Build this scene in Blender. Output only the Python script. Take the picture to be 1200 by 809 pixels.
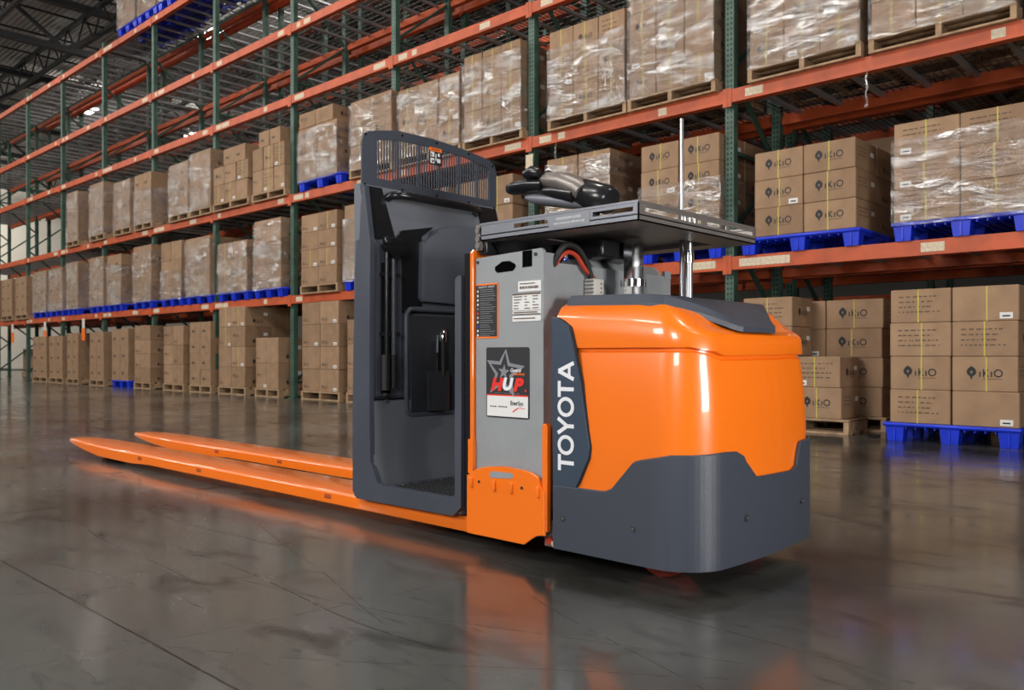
import bpy, bmesh, math, random
from mathutils import Vector, Matrix, noise
random.seed(7)
R = math.radians
for o in list(bpy.data.objects): bpy.data.objects.remove(o)
SC = bpy.context.scene
COL = SC.collection

# ------------------------------------------------------------------ camera, world, lights, exposure
cd = bpy.data.cameras.new('camera'); cam = bpy.data.objects.new('camera', cd); COL.objects.link(cam)
cam.location = (0, 0, .69)
yaw = math.atan2(.682, .7313)                       # looking down -X / +Y, level
cam.rotation_euler = (R(90), 0, yaw)
cd.sensor_width = 36; cd.lens = 36 * 970 / 1200; cd.shift_y = 11.5 / 1200
cd.dof.use_dof = True; cd.dof.focus_distance = 3.4; cd.dof.aperture_fstop = 5.0
cd.clip_end = 200
SC.camera = cam
SC.view_settings.view_transform = 'Standard'; SC.view_settings.look = 'None'
SC.view_settings.gamma = 1; SC.view_settings.use_curve_mapping = False
SC.view_settings.exposure = 0.0
w = bpy.data.worlds.new('world'); SC.world = w; w.use_nodes = True
w.node_tree.nodes['Background'].inputs[0].default_value = (1, .96, .92, 1)
w.node_tree.nodes['Background'].inputs[1].default_value = .03

def area(name, loc, target, sx, sy, power, color=(1, 1, 1)):
    l = bpy.data.lights.new(name, 'AREA'); l.shape = 'RECTANGLE'; l.size = sx; l.size_y = sy
    l.energy = power; l.color = color
    o = bpy.data.objects.new(name, l); COL.objects.link(o); o.location = loc
    o.rotation_euler = (Vector(target) - Vector(loc)).to_track_quat('-Z', 'Y').to_euler()
    return o
for lx in (-33, -27, -21, -15.5, -10.5, -6):
    area('film_sparkle_fill', (lx, -4.5, 8.8), (lx - .5, 5, 2.0), 3.0, 1.4, 330, (1, .96, .91))  # added panels behind the camera, unseen, that make the film sparkle
area('rack_front_fill', (-4.6, -5.5, 3.6), (-5, 7.5, 2.2), 2.6, 1.6, 360, (1, .96, .92))  # added unseen fill behind the camera, aimed at the rack fronts
area('hood_key_softbox', (2.7, 2.0, 1.0), (-1.4, 2.25, .72), 1.3, 1.0, 135, (1, .97, .94))  # unseen softbox key, set for the highlight on the hood corner
area('end_wall_fill', (-42.5, 9, 9.0), (-48, 9, 4.5), 2.5, 1.0, 900, (1, .95, .86))  # added light out of view that brightens the pale end wall
area('compartment_fill', (-.1, -1.3, 1.75), (-2.4, 2.3, .8), .9, .9, 62, (.95, .97, 1))  # added unseen fill beside the camera for the truck's open compartment
area('rack_side_fill', (2.2, 1.8, 4.2), (-2.5, 7.2, 2.6), 1.0, .8, 45, (1, .95, .90))  # added unseen fill from the right, aimed at the racks

# ------------------------------------------------------------------ materials
M = {}
def mat(name, color, rough=.5, metal=0, coat=0, var=0, vscale=8, bump=0, bscale=60, spec=.5, coatr=.05, emit=None, estr=0):
    m = bpy.data.materials.new(name); m.use_nodes = True; nt = m.node_tree; b = nt.nodes['Principled BSDF']
    b.inputs['Base Color'].default_value = (*color, 1); b.inputs['Roughness'].default_value = rough
    b.inputs['Metallic'].default_value = metal; b.inputs['Specular IOR Level'].default_value = spec
    b.inputs['Coat Weight'].default_value = coat; b.inputs['Coat Roughness'].default_value = coatr
    tc = nt.nodes.new('ShaderNodeTexCoord')
    if var:
        n = nt.nodes.new('ShaderNodeTexNoise'); n.inputs['Scale'].default_value = vscale; n.inputs['Detail'].default_value = 5
        nt.links.new(tc.outputs['Object'], n.inputs['Vector'])
        r = nt.nodes.new('ShaderNodeMapRange'); r.inputs['From Min'].default_value = .3; r.inputs['From Max'].default_value = .7
        r.inputs['To Min'].default_value = 1 - var; r.inputs['To Max'].default_value = 1 + var
        nt.links.new(n.outputs['Fac'], r.inputs['Value'])
        mx = nt.nodes.new('ShaderNodeVectorMath'); mx.operation = 'SCALE'; mx.inputs[0].default_value = color
        nt.links.new(r.outputs[0], mx.inputs['Scale']); nt.links.new(mx.outputs[0], b.inputs['Base Color'])
    if bump:
        n2 = nt.nodes.new('ShaderNodeTexNoise'); n2.inputs['Scale'].default_value = bscale; n2.inputs['Detail'].default_value = 3
        nt.links.new(tc.outputs['Object'], n2.inputs['Vector'])
        bp = nt.nodes.new('ShaderNodeBump'); bp.inputs['Strength'].default_value = bump; bp.inputs['Distance'].default_value = .002
        nt.links.new(n2.outputs['Fac'], bp.inputs['Height']); nt.links.new(bp.outputs[0], b.inputs['Normal'])
    if emit:
        b.inputs['Emission Color'].default_value = (*emit, 1); b.inputs['Emission Strength'].default_value = estr
    M[name] = m; return m
mat('orange_paint', (.90, .178, .007), .3, coat=.6, coatr=.04, bump=.05, bscale=300)
mat('rack_orange', (.48, .078, .018), .5, var=.22, vscale=5)
mat('charcoal', (.050, .058, .078), .42, bump=.5, bscale=420, var=.1, vscale=4)
mat('bumper_grey', (.045, .052, .070), .38, bump=.35, bscale=350)
mat('navy', (.035, .055, .085), .4)
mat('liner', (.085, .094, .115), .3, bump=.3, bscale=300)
mat('sheen_grey', (.21, .225, .255), .27, metal=.2, bump=.2, bscale=200)
mat('black_plastic', (.013, .013, .015), .24)
mat('black_rubber', (.01, .01, .01), .6)
mat('black_fabric', (.036, .037, .042), .42, bump=.8, bscale=30)
mat('pad_grey', (.115, .128, .155), .6, bump=.3, bscale=500)
mat('battery_grey', (.27, .285, .295), .5, var=.05, vscale=10, bump=.4, bscale=300)
mat('beige_plastic', (.55, .53, .47), .5)
mat('steel_dark', (.23, .205, .19), .36, metal=.5, var=.1, vscale=14, bump=.15, bscale=200)
mat('steel_light', (.20, .21, .24), .42, metal=.3, bump=.15, bscale=260)
mat('rod_steel', (.42, .42, .43), .3, metal=.9)
mat('chrome', (.75, .75, .76), .12, metal=1)
mat('white_ink', (.75, .76, .78), .5)
mat('paper', (.72, .72, .70), .6)
mat('cream_tag', (.62, .52, .38), .6, var=.2, vscale=40)
mat('ink', (.014, .014, .017), .6)
mat('void', (.003, .003, .003), 1, spec=0)
mat('soft_ink', (.11, .07, .045), .7)
mat('red_ink', (.75, .03, .02), .4)
mat('star_grey', (.22, .23, .25), .4)
mat('orange_ink', (.9, .17, .01), .5)
mat('strap', (.52, .45, .08), .5)
mat('tape', (.42, .27, .15), .25)
mat('blue_plastic', (.006, .035, .62), .38, var=.15, vscale=6)
mat('wood', (.36, .235, .135), .75, var=.3, vscale=12)
mat('wire', (.12, .115, .11), .4, metal=.8)
mat('deck_channel', (.36, .36, .37), .4, metal=.5)
mat('truss_black', (.012, .013, .015), .6)
mat('wall_pale', (.62, .58, .52), .8, var=.06, vscale=.5)
mat('wall_grey', (.10, .095, .09), .8, var=.1, vscale=.5)
mat('red_rubber', (.45, .04, .015), .5)
mat('fixture', (.5, .5, .5), .4)
mat('lamp_lens', (1, 1, 1), .5, emit=(1, .97, .93), estr=28)
mat('film_roll', (.7, .68, .62), .2)

def cardboard():
    m = bpy.data.materials.new('cardboard'); m.use_nodes = True; nt = m.node_tree; b = nt.nodes['Principled BSDF']; L = nt.links
    oi = nt.nodes.new('ShaderNodeObjectInfo'); tc = nt.nodes.new('ShaderNodeTexCoord')
    ramp = nt.nodes.new('ShaderNodeValToRGB'); e = ramp.color_ramp.elements
    e[0].color = (.265, .160, .088, 1); e[1].color = (.345, .215, .124, 1)
    L.new(oi.outputs['Random'], ramp.inputs[0])
    n = nt.nodes.new('ShaderNodeTexNoise'); n.inputs['Scale'].default_value = 7; n.inputs['Detail'].default_value = 6
    L.new(tc.outputs['Object'], n.inputs['Vector'])
    mr = nt.nodes.new('ShaderNodeMapRange'); mr.inputs['From Min'].default_value = .3; mr.inputs['From Max'].default_value = .7
    mr.inputs['To Min'].default_value = .86; mr.inputs['To Max'].default_value = 1.12
    L.new(n.outputs['Fac'], mr.inputs['Value'])
    s = nt.nodes.new('ShaderNodeVectorMath'); s.operation = 'SCALE'
    L.new(ramp.outputs[0], s.inputs[0]); L.new(mr.outputs[0], s.inputs['Scale']); L.new(s.outputs[0], b.inputs['Base Color'])
    b.inputs['Roughness'].default_value = .75
    M['cardboard'] = m
cardboard()

def green_steel():
    # green painted rack post with its two columns of teardrop holes
    m = bpy.data.materials.new('green_steel'); m.use_nodes = True; nt = m.node_tree; b = nt.nodes['Principled BSDF']; L = nt.links
    tc = nt.nodes.new('ShaderNodeTexCoord'); sp = nt.nodes.new('ShaderNodeSeparateXYZ'); L.new(tc.outputs['Object'], sp.inputs[0])
    def mth(op, a, bb=None, c=None):
        n = nt.nodes.new('ShaderNodeMath'); n.operation = op
        for i, v in enumerate((a, bb, c)):
            if v is None: continue
            if isinstance(v, (int, float)): n.inputs[i].default_value = v
            else: L.new(v, n.inputs[i])
        return n.outputs[0]
    ax = mth('SUBTRACT', mth('ABSOLUTE', sp.outputs['X']), .0185)
    zz = mth('SUBTRACT', mth('MODULO', sp.outputs['Z'], .05), .025)
    d = mth('SQRT', mth('ADD', mth('POWER', mth('ABSOLUTE', ax), 2), mth('MULTIPLY', mth('POWER', mth('ABSOLUTE', zz), 2), .45)))
    hole = mth('LESS_THAN', d, .0092)
    geo = nt.nodes.new('ShaderNodeNewGeometry'); sn = nt.nodes.new('ShaderNodeSeparateXYZ')
    L.new(geo.outputs['True Normal'], sn.inputs[0])
    front = mth('GREATER_THAN', mth('ABSOLUTE', sn.outputs['Y']), .7)
    f = mth('MULTIPLY', hole, front)
    n = nt.nodes.new('ShaderNodeTexNoise'); n.inputs['Scale'].default_value = 6; L.new(tc.outputs['Object'], n.inputs['Vector'])
    ramp = nt.nodes.new('ShaderNodeValToRGB'); e = ramp.color_ramp.elements; e[0].position = .35; e[1].position = .65
    e[0].color = (.038, .088, .064, 1); e[1].color = (.065, .135, .10, 1); L.new(n.outputs['Fac'], ramp.inputs[0])
    mix = nt.nodes.new('ShaderNodeMix'); mix.data_type = 'RGBA'; L.new(f, mix.inputs[0]); L.new(ramp.outputs[0], mix.inputs[6])
    mix.inputs[7].default_value = (.004, .005, .005, 1); L.new(mix.outputs[2], b.inputs['Base Color'])
    b.inputs['Roughness'].default_value = .5
    M['green_steel'] = m
green_steel()
mat('brace_green', (.03, .075, .055), .55)

def film():
    m = bpy.data.materials.new('stretch_film'); m.use_nodes = True; nt = m.node_tree; L = nt.links
    out = nt.nodes['Material Output']; p = nt.nodes['Principled BSDF']
    tc = nt.nodes.new('ShaderNodeTexCoord'); mp = nt.nodes.new('ShaderNodeMapping'); mp.inputs['Scale'].default_value = (2.0, 2.0, 7.0)
    mp.inputs['Rotation'].default_value = (.15, .22, 0)
    L.new(tc.outputs['Object'], mp.inputs[0])
    n = nt.nodes.new('ShaderNodeTexNoise'); n.inputs['Scale'].default_value = 1.9; n.inputs['Detail'].default_value = 5; n.inputs['Distortion'].default_value = 1.6
    L.new(mp.outputs[0], n.inputs['Vector'])
    bp = nt.nodes.new('ShaderNodeBump'); bp.inputs['Strength'].default_value = 1.0; bp.inputs['Distance'].default_value = .060
    L.new(n.outputs['Fac'], bp.inputs['Height'])
    p.inputs['Base Color'].default_value = (.62, .58, .53, 1); p.inputs['Roughness'].default_value = .13
    p.inputs['Specular IOR Level'].default_value = 1.0
    L.new(bp.outputs[0], p.inputs['Normal'])
    gl = nt.nodes.new('ShaderNodeBsdfGlossy'); gl.inputs['Roughness'].default_value = .13; gl.inputs['Color'].default_value = (1, 1, 1, 1)
    L.new(bp.outputs[0], gl.inputs['Normal'])
    tr = nt.nodes.new('ShaderNodeBsdfTransparent'); tr.inputs[0].default_value = (.96, .95, .93, 1)
    # more layers of film where wraps overlap: milky bands
    n3 = nt.nodes.new('ShaderNodeTexNoise'); n3.inputs['Scale'].default_value = 1.1; n3.inputs['Detail'].default_value = 4; L.new(mp.outputs[0], n3.inputs['Vector'])
    r = nt.nodes.new('ShaderNodeMapRange'); r.inputs['From Min'].default_value = .35; r.inputs['From Max'].default_value = .72
    r.inputs['To Min'].default_value = .01; r.inputs['To Max'].default_value = .20; L.new(n3.outputs['Fac'], r.inputs['Value'])
    m1 = nt.nodes.new('ShaderNodeMixShader'); L.new(r.outputs[0], m1.inputs[0]); L.new(tr.outputs[0], m1.inputs[1]); L.new(p.outputs[0], m1.inputs[2])
    m2 = nt.nodes.new('ShaderNodeMixShader'); 
    n4 = nt.nodes.new('ShaderNodeTexNoise'); n4.inputs['Scale'].default_value = 1.5; n4.inputs['Detail'].default_value = 5; n4.inputs['Distortion'].default_value = 1.2
    mp4 = nt.nodes.new('ShaderNodeMapping'); mp4.inputs['Scale'].default_value = (1.5, 1.5, 3.4); mp4.inputs['Rotation'].default_value = (.1, .3, 0); mp4.inputs['Location'].default_value = (3.3, 1.7, 5)
    oi = nt.nodes.new('ShaderNodeObjectInfo'); L.new(tc.outputs['Object'], mp4.inputs[0])
    ad = nt.nodes.new('ShaderNodeVectorMath'); ad.operation = 'ADD'; sc4 = nt.nodes.new('ShaderNodeMath'); sc4.operation = 'MULTIPLY'; sc4.inputs[1].default_value = 40
    L.new(oi.outputs['Random'], sc4.inputs[0]); L.new(mp4.outputs[0], ad.inputs[0]); L.new(sc4.outputs[0], ad.inputs[1]); L.new(ad.outputs[0], n4.inputs['Vector'])
    r4 = nt.nodes.new('ShaderNodeMapRange'); r4.inputs['From Min'].default_value = .47; r4.inputs['From Max'].default_value = .63
    r4.inputs['To Min'].default_value = .10; r4.inputs['To Max'].default_value = .55; L.new(n4.outputs['Fac'], r4.inputs['Value']); L.new(r4.outputs[0], m2.inputs[0])
    L.new(m1.outputs[0], m2.inputs[1]); L.new(gl.outputs[0], m2.inputs[2])
    L.new(m2.outputs[0], out.inputs['Surface'])
    M['stretch_film'] = m
film()

def floor_mat():
    m = bpy.data.materials.new('polished_concrete'); m.use_nodes = True; nt = m.node_tree; b = nt.nodes['Principled BSDF']; L = nt.links
    tc = nt.nodes.new('ShaderNodeTexCoord')
    def nz(scale, detail, sx=1, sy=1, rot=0, dist=0):
        mp = nt.nodes.new('ShaderNodeMapping'); mp.inputs['Scale'].default_value = (sx, sy, 1); mp.inputs['Rotation'].default_value = (0, 0, rot)
        L.new(tc.outputs['Object'], mp.inputs[0])
        n = nt.nodes.new('ShaderNodeTexNoise'); n.inputs['Scale'].default_value = scale; n.inputs['Detail'].default_value = detail
        n.inputs['Distortion'].default_value = dist
        L.new(mp.outputs[0], n.inputs['Vector']); return n.outputs['Fac']
    def mth(op, a, bb=None, c=None, clamp=False):
        n = nt.nodes.new('ShaderNodeMath'); n.operation = op; n.use_clamp = clamp
        for i, v in enumerate((a, bb, c)):
            if v is None: continue
            if isinstance(v, (int, float)): n.inputs[i].default_value = v
            else: L.new(v, n.inputs[i])
        return n.outputs[0]
    ramp = nt.nodes.new('ShaderNodeValToRGB'); e = ramp.color_ramp.elements
    e[0].position = .33; e[0].color = (.021, .020, .018, 1); e[1].position = .66; e[1].color = (.104, .106, .098, 1)
    L.new(nz(.7, 9, dist=.6), ramp.inputs[0])
    # short stains and scuffs
    st = mth('MULTIPLY', mth('SUBTRACT', nz(3.2, 9, 1, 2.2, .5, .8), .53, clamp=True), 5, clamp=True)
    sc = mth('MULTIPLY', mth('SUBTRACT', nz(26, 5, .3, 1, .35), .60, clamp=True), 5, clamp=True)
    dark = mth('MULTIPLY', mth('MAXIMUM', st, sc), .6)
    # long tyre scratches: thin iso-lines of a very smooth noise
    scr = None
    spx = nt.nodes.new('ShaderNodeSeparateXYZ'); L.new(tc.outputs['Object'], spx.inputs[0])
    curve = mth('MULTIPLY', mth('SUBTRACT', nz(.5, 1), .5), .35)
    for (px, py, ang, wd) in ((-2.2, 1.37, -2, .0028), (-1.6, 1.5, 14, .0014), (-2.9, 1.0, 9, .0016), (-2.4, 1.6, -16, .0014), (-2.6, .9, 62, .0014), (-1.5, 1.2, 30, .0014), (-3.4, 1.6, 4, .0022), (-.9, 1.5, -24, .0014), (-2.0, 1.1, 80, .0012), (-1.2, 1.9, -8, .0016), (-.8, 2.6, 20, .002), (-5, 2.0, 3, .003), (-.4, 3.4, -30, .003), (-3.0, 1.25, -5, .0018)):
        ca, sa = math.cos(R(ang)), math.sin(R(ang))
        dd = mth('ADD', mth('SUBTRACT', mth('MULTIPLY', mth('SUBTRACT', spx.outputs['Y'], py), ca), mth('MULTIPLY', mth('SUBTRACT', spx.outputs['X'], px), sa)), curve)
        al = mth('ADD', mth('MULTIPLY', mth('SUBTRACT', spx.outputs['X'], px), ca), mth('MULTIPLY', mth('SUBTRACT', spx.outputs['Y'], py), sa))
        ln = mth('MULTIPLY', mth('LESS_THAN', mth('ABSOLUTE', dd), wd), mth('LESS_THAN', mth('ABSOLUTE', al), .75))
        scr = ln if scr is None else mth('MAXIMUM', scr, ln)
    scr = mth('MULTIPLY', scr, mth('GREATER_THAN', nz(9, 4), .44))
    dark = mth('MAXIMUM', dark, mth('MULTIPLY', scr, .6))
    sp = nt.nodes.new('ShaderNodeSeparateXYZ'); L.new(tc.outputs['Object'], sp.inputs[0])
    wob = mth('MULTIPLY', mth('SUBTRACT', nz(6, 4), .5), .012)
    def joint(c, pos, per, wd):
        t = mth('ADD', mth('SUBTRACT', c, pos), wob if wd > .002 else 0.0)
        t = mth('SUBTRACT', mth('FLOORED_MODULO', mth('ADD', t, per / 2), per), per / 2)
        return mth('LESS_THAN', mth('ABSOLUTE', t), wd)
    j = mth('MAXIMUM', joint(sp.outputs['Y'], .86, 4.9, .0028), joint(sp.outputs['X'], -4.06, 4.9, .019))
    mul = mth('SUBTRACT', 1.0, mth('MAXIMUM', dark, mth('MULTIPLY', j, .8)))
    s = nt.nodes.new('ShaderNodeVectorMath'); s.operation = 'SCALE'; L.new(ramp.outputs[0], s.inputs[0]); L.new(mul, s.inputs['Scale'])
    L.new(s.outputs[0], b.inputs['Base Color'])
    rg = nt.nodes.new('ShaderNodeMapRange'); rg.inputs['From Min'].default_value = .3; rg.inputs['From Max'].default_value = .7
    rg.inputs['To Min'].default_value = .09; rg.inputs['To Max'].default_value = .21; L.new(nz(2.2, 6), rg.inputs['Value'])
    L.new(mth('ADD', rg.outputs[0], mth('MULTIPLY', dark, .25)), b.inputs['Roughness'])
    b.inputs['Specular IOR Level'].default_value = .55
    bp = nt.nodes.new('ShaderNodeBump'); bp.inputs['Strength'].default_value = .09; bp.inputs['Distance'].default_value = .002
    L.new(nz(9, 5), bp.inputs['Height']); L.new(bp.outputs[0], b.inputs['Normal'])
    M['polished_concrete'] = m
floor_mat()

def roof_mat():
    m = bpy.data.materials.new('roof_deck'); m.use_nodes = True; nt = m.node_tree; b = nt.nodes['Principled BSDF']; L = nt.links
    tc = nt.nodes.new('ShaderNodeTexCoord'); wv = nt.nodes.new('ShaderNodeTexWave'); wv.bands_direction = 'Y'
    wv.inputs['Scale'].default_value = 2.2; L.new(tc.outputs['Object'], wv.inputs[0])
    r = nt.nodes.new('ShaderNodeValToRGB'); r.color_ramp.elements[0].color = (.42, .40, .38, 1); r.color_ramp.elements[1].color = (.6, .58, .55, 1)
    L.new(wv.outputs['Fac'], r.inputs[0]); L.new(r.outputs[0], b.inputs['Base Color'])
    bp = nt.nodes.new('ShaderNodeBump'); bp.inputs['Distance'].default_value = .04; L.new(wv.outputs['Fac'], bp.inputs['Height']); L.new(bp.outputs[0], b.inputs['Normal'])
    b.inputs['Roughness'].default_value = .6
    M['roof_deck'] = m
roof_mat()

# ------------------------------------------------------------------ mesh helpers
class MB:
    """collects faces with material names, then links them as ONE mesh object"""
    def __init__(s): s.v = []; s.f = []; s.m = []; s.mats = []; s.sm = []
    def mi(s, m):
        if m not in s.mats: s.mats.append(m)
        return s.mats.index(m)
    def add(s, vs, fs, m, smooth=False):
        o = len(s.v); s.v += [tuple(p) for p in vs]; i = s.mi(m)
        for f in fs: s.f.append([o + k for k in f]); s.m.append(i); s.sm.append(smooth)
    def box(s, a, b, m):
        x0, y0, z0 = a; x1, y1, z1 = b
        s.add([(x0,y0,z0),(x1,y0,z0),(x1,y1,z0),(x0,y1,z0),(x0,y0,z1),(x1,y0,z1),(x1,y1,z1),(x0,y1,z1)],
              [(0,3,2,1),(4,5,6,7),(0,1,5,4),(1,2,6,5),(2,3,7,6),(3,0,4,7)], m)
    def bbox(s, a, b, m, bev=.004, seg=2):
        bm = bmesh.new(); bmesh.ops.create_cube(bm, size=1)
        for v in bm.verts: v.co = Vector([(a[i] + b[i]) / 2 + v.co[i] * (b[i] - a[i]) for i in range(3)])
        bmesh.ops.bevel(bm, geom=list(bm.edges), offset=bev, segments=seg, affect='EDGES', profile=.5)
        s.addbm(bm, m, True); bm.free()
    def addbm(s, bm, m, smooth=False):
        bm.verts.index_update()
        s.add([v.co[:] for v in bm.verts], [[v.index for v in f.verts] for f in bm.faces], m, smooth)
    def prism(s, pts, axis, a, b, m, bev=0, smooth=False):
        """pts in the plane across axis: 'y' -> (x,z), 'x' -> (y,z), 'z' -> (x,y)"""
        def P(p, t): return {'y': (p[0], t, p[1]), 'x': (t, p[0], p[1]), 'z': (p[0], p[1], t)}[axis]
        bm = bmesh.new(); n = len(pts)
        A = [bm.verts.new(P(p, a)) for p in pts]; B = [bm.verts.new(P(p, b)) for p in pts]
        f1 = bm.faces.new(A); f2 = bm.faces.new(B[::-1])
        for i in range(n): bm.faces.new((A[i], A[(i + 1) % n], B[(i + 1) % n], B[i]))
        if bev:
            ed = [e for e in bm.edges if (e in f1.edges[:] or e in f2.edges[:])]
            bmesh.ops.bevel(bm, geom=ed, offset=bev, segments=2, affect='EDGES', profile=.5)
        bmesh.ops.recalc_face_normals(bm, faces=bm.faces)
        bmesh.ops.triangulate(bm, faces=[f for f in bm.faces if len(f.verts) > 4])
        s.addbm(bm, m, smooth); bm.free()
    def tube(s, path, r, m, n=12, cap=True, sx=1, smooth=True):
        path = [Vector(p) for p in path]; N = len(path)
        rr = r if isinstance(r, (list, tuple)) else [r] * N
        rings = []; up = None
        for i, p in enumerate(path):
            t = (path[min(i + 1, N - 1)] - path[max(i - 1, 0)]).normalized()
            if up is None:
                up = Vector((0, 0, 1)) if abs(t.z) < .9 else Vector((0, 1, 0))
            u = (up - t * up.dot(t)).normalized(); wv = t.cross(u); up = u
            rings.append([p + (u * math.cos(k * 2 * math.pi / n) + wv * sx * math.sin(k * 2 * math.pi / n)) * rr[i] for k in range(n)])
        vs = [q for ring in rings for q in ring]; fs = []
        for i in range(N - 1):
            for k in range(n):
                a = i * n + k; b = i * n + (k + 1) % n
                fs.append((a, b, b + n, a + n))
        s.add(vs, fs, m, smooth)
        if cap: s.add(rings[0], [list(range(n))[::-1]], m); s.add(rings[-1], [list(range(n))], m)
    def bar(s, a, b, w, h, m):
        a = Vector(a); b = Vector(b); t = (b - a).normalized()
        up = Vector((0, 0, 1)) if abs(t.z) < .95 else Vector((0, 1, 0))
        u = (up - t * up.dot(t)).normalized(); q = t.cross(u)
        vs = [p + q * sx * w / 2 + u * sz * h / 2 for p in (a, b) for sx, sz in ((-1,-1),(1,-1),(1,1),(-1,1))]
        s.add(vs, [(0,1,2,3),(7,6,5,4),(0,4,5,1),(1,5,6,2),(2,6,7,3),(3,7,4,0)], m)
    def quads(s, fr, qs, m):
        """flat polygons in a frame (origin, right, up): each q a list of 2D points"""
        o, r, u = [Vector(t) for t in fr]
        nn = r.cross(u) * 4e-5
        for i, q in enumerate(qs): s.add([o + r * x + u * y + nn * (i % 24) for x, y in q], [list(range(len(q)))], m)
    def mesh(s, name):
        me = bpy.data.meshes.new(name); me.from_pydata(s.v, [], s.f)
        for m in s.mats: me.materials.append(M[m])
        me.polygons.foreach_set('material_index', s.m); me.polygons.foreach_set('use_smooth', s.sm)
        me.update(); return me
    def build(s, name, parent=None, origin=None, recalc=True):
        if origin is None: origin = WO.get(parent.name, Vector()) if parent else Vector()
        origin = Vector(origin)
        s.v = [tuple(Vector(p) - origin) for p in s.v]
        me = s.mesh(name)
        o = bpy.data.objects.new(name, me); COL.objects.link(o)
        if parent: o.parent = parent
        else: o.location = origin
        WO[o.name] = origin
        return o
def curve_pts(p, k=5):
    p = [Vector(q) for q in p]; out = []
    for i in range(len(p) - 1):
        a, b, c, d = p[max(i - 1, 0)], p[i], p[i + 1], p[min(i + 2, len(p) - 1)]
        for j in range(k):
            t = j / k; out.append(.5 * ((2 * b) + (c - a) * t + (2 * a - 5 * b + 4 * c - d) * t * t + (3 * b - a - 3 * c + d) * t ** 3))
    return out + [p[-1]]
WO = {}          # world origin of every thing, so parts can be written in world coordinates
def empty(name, loc):
    o = bpy.data.objects.new(name, None); COL.objects.link(o); o.location = loc; o.empty_display_size = .1
    WO[o.name] = Vector(loc); return o
def tag(o, label=None, cat=None, group=None, kind=None):
    if label: o['label'] = label
    if cat: o['category'] = cat
    if group: o['group'] = group
    if kind: o['kind'] = kind
    return o
def smooth_angle(o, deg=35):
    me = o.data
    bm = bmesh.new(); bm.from_mesh(me)
    for f in bm.faces: f.smooth = True
    for e in bm.edges:
        e.smooth = not (len(e.link_faces) == 2 and e.calc_face_angle(0) > R(deg))
    bm.to_mesh(me); bm.free()

def text_polys(txt, bold=0, shear=0, space=1):
    """default font -> flat mesh verts/faces normalised to height 1 of its own box; returns verts, faces, width"""
    c = bpy.data.curves.new('t', 'FONT'); c.body = txt; c.size = 1; c.offset = bold; c.shear = shear; c.space_character = space; c.resolution_u = 3
    o = bpy.data.objects.new('t', c); COL.objects.link(o)
    bpy.context.view_layer.update()
    dg = bpy.context.evaluated_depsgraph_get(); me = bpy.data.meshes.new_from_object(o.evaluated_get(dg))
    vs = [v.co.copy() for v in me.vertices]; fs = [list(p.vertices) for p in me.polygons]
    bpy.data.objects.remove(o); bpy.data.curves.remove(c); bpy.data.meshes.remove(me)
    x0 = min(v.x for v in vs); x1 = max(v.x for v in vs); y0 = min(v.y for v in vs); y1 = max(v.y for v in vs)
    k = y1 - y0
    return [((v.x - x0) / k, (v.y - y0) / k) for v in vs], fs, (x1 - x0) / k
TXT = {}
def put_text(mb, txt, fr, x, y, h, m, width=None, **kw):
    key = (txt, tuple(sorted(kw.items())))
    if key not in TXT: TXT[key] = text_polys(txt, **kw)
    vs, fs, wd = TXT[key]; sx = (width / wd) if width else h
    o, r, u = [Vector(t) for t in fr]
    mb.add([o + r * (x + a * sx) + u * (y + b * h) for a, b in vs], fs, m)
def ring2(cx, cy, ro, ri, n=20, ex=1):
    q = []
    for i in range(n):
        a = 2 * math.pi * i / n; b = 2 * math.pi * (i + 1) / n
        q.append([(cx + ro * ex * math.cos(a), cy + ro * math.sin(a)), (cx + ro * ex * math.cos(b), cy + ro * math.sin(b)),
                  (cx + ri * ex * math.cos(b), cy + ri * math.sin(b)), (cx + ri * ex * math.cos(a), cy + ri * math.sin(a))])
    return q
def stroke(a, b, wd):
    a = Vector((a[0], a[1])); b = Vector((b[0], b[1])); d = (b - a).normalized(); n = Vector((-d.y, d.x)) * wd / 2
    return [tuple(a - n), tuple(b - n), tuple(b + n), tuple(a + n)]
def rect2(x0, y0, x1, y1): return [(x0, y0), (x1, y0), (x1, y1), (x0, y1)]
def rrect(x0, y0, x1, y1, r, n=5):
    p = []
    for cx, cy, a0 in ((x1 - r, y0 + r, -90), (x1 - r, y1 - r, 0), (x0 + r, y1 - r, 90), (x0 + r, y0 + r, 180)):
        for i in range(n + 1):
            a = R(a0 + 90 * i / n); p.append((cx + r * math.cos(a), cy + r * math.sin(a)))
    return p

# ------------------------------------------------------------------ the setting
m = MB(); m.add([(-50,-8,0),(14,-8,0),(14,32,0),(-50,32,0),(-50,-8,-.2),(14,-8,-.2),(14,32,-.2),(-50,32,-.2)],
    [(0,1,2,3),(4,7,6,5),(0,4,5,1),(1,5,6,2),(2,6,7,3),(3,7,4,0)], 'polished_concrete')
tag(m.build('floor'), 'polished grey brown concrete warehouse floor with joints and scuffs', kind='structure')
m = MB(); m.box((-50,-8,10.3),(14,32,10.4),'roof_deck'); tag(m.build('ceiling'), 'ribbed metal roof deck', kind='structure')
m = MB(); m.box((-48.3,-8,0),(-48,32,10.3),'wall_pale'); tag(m.build('wall_left'), 'pale end wall of the warehouse', kind='structure')
m = MB(); m.box((-50,31.7,0),(14,32,10.3),'wall_grey'); tag(m.build('wall_back'), 'grey back wall of the warehouse', kind='structure')

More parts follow.
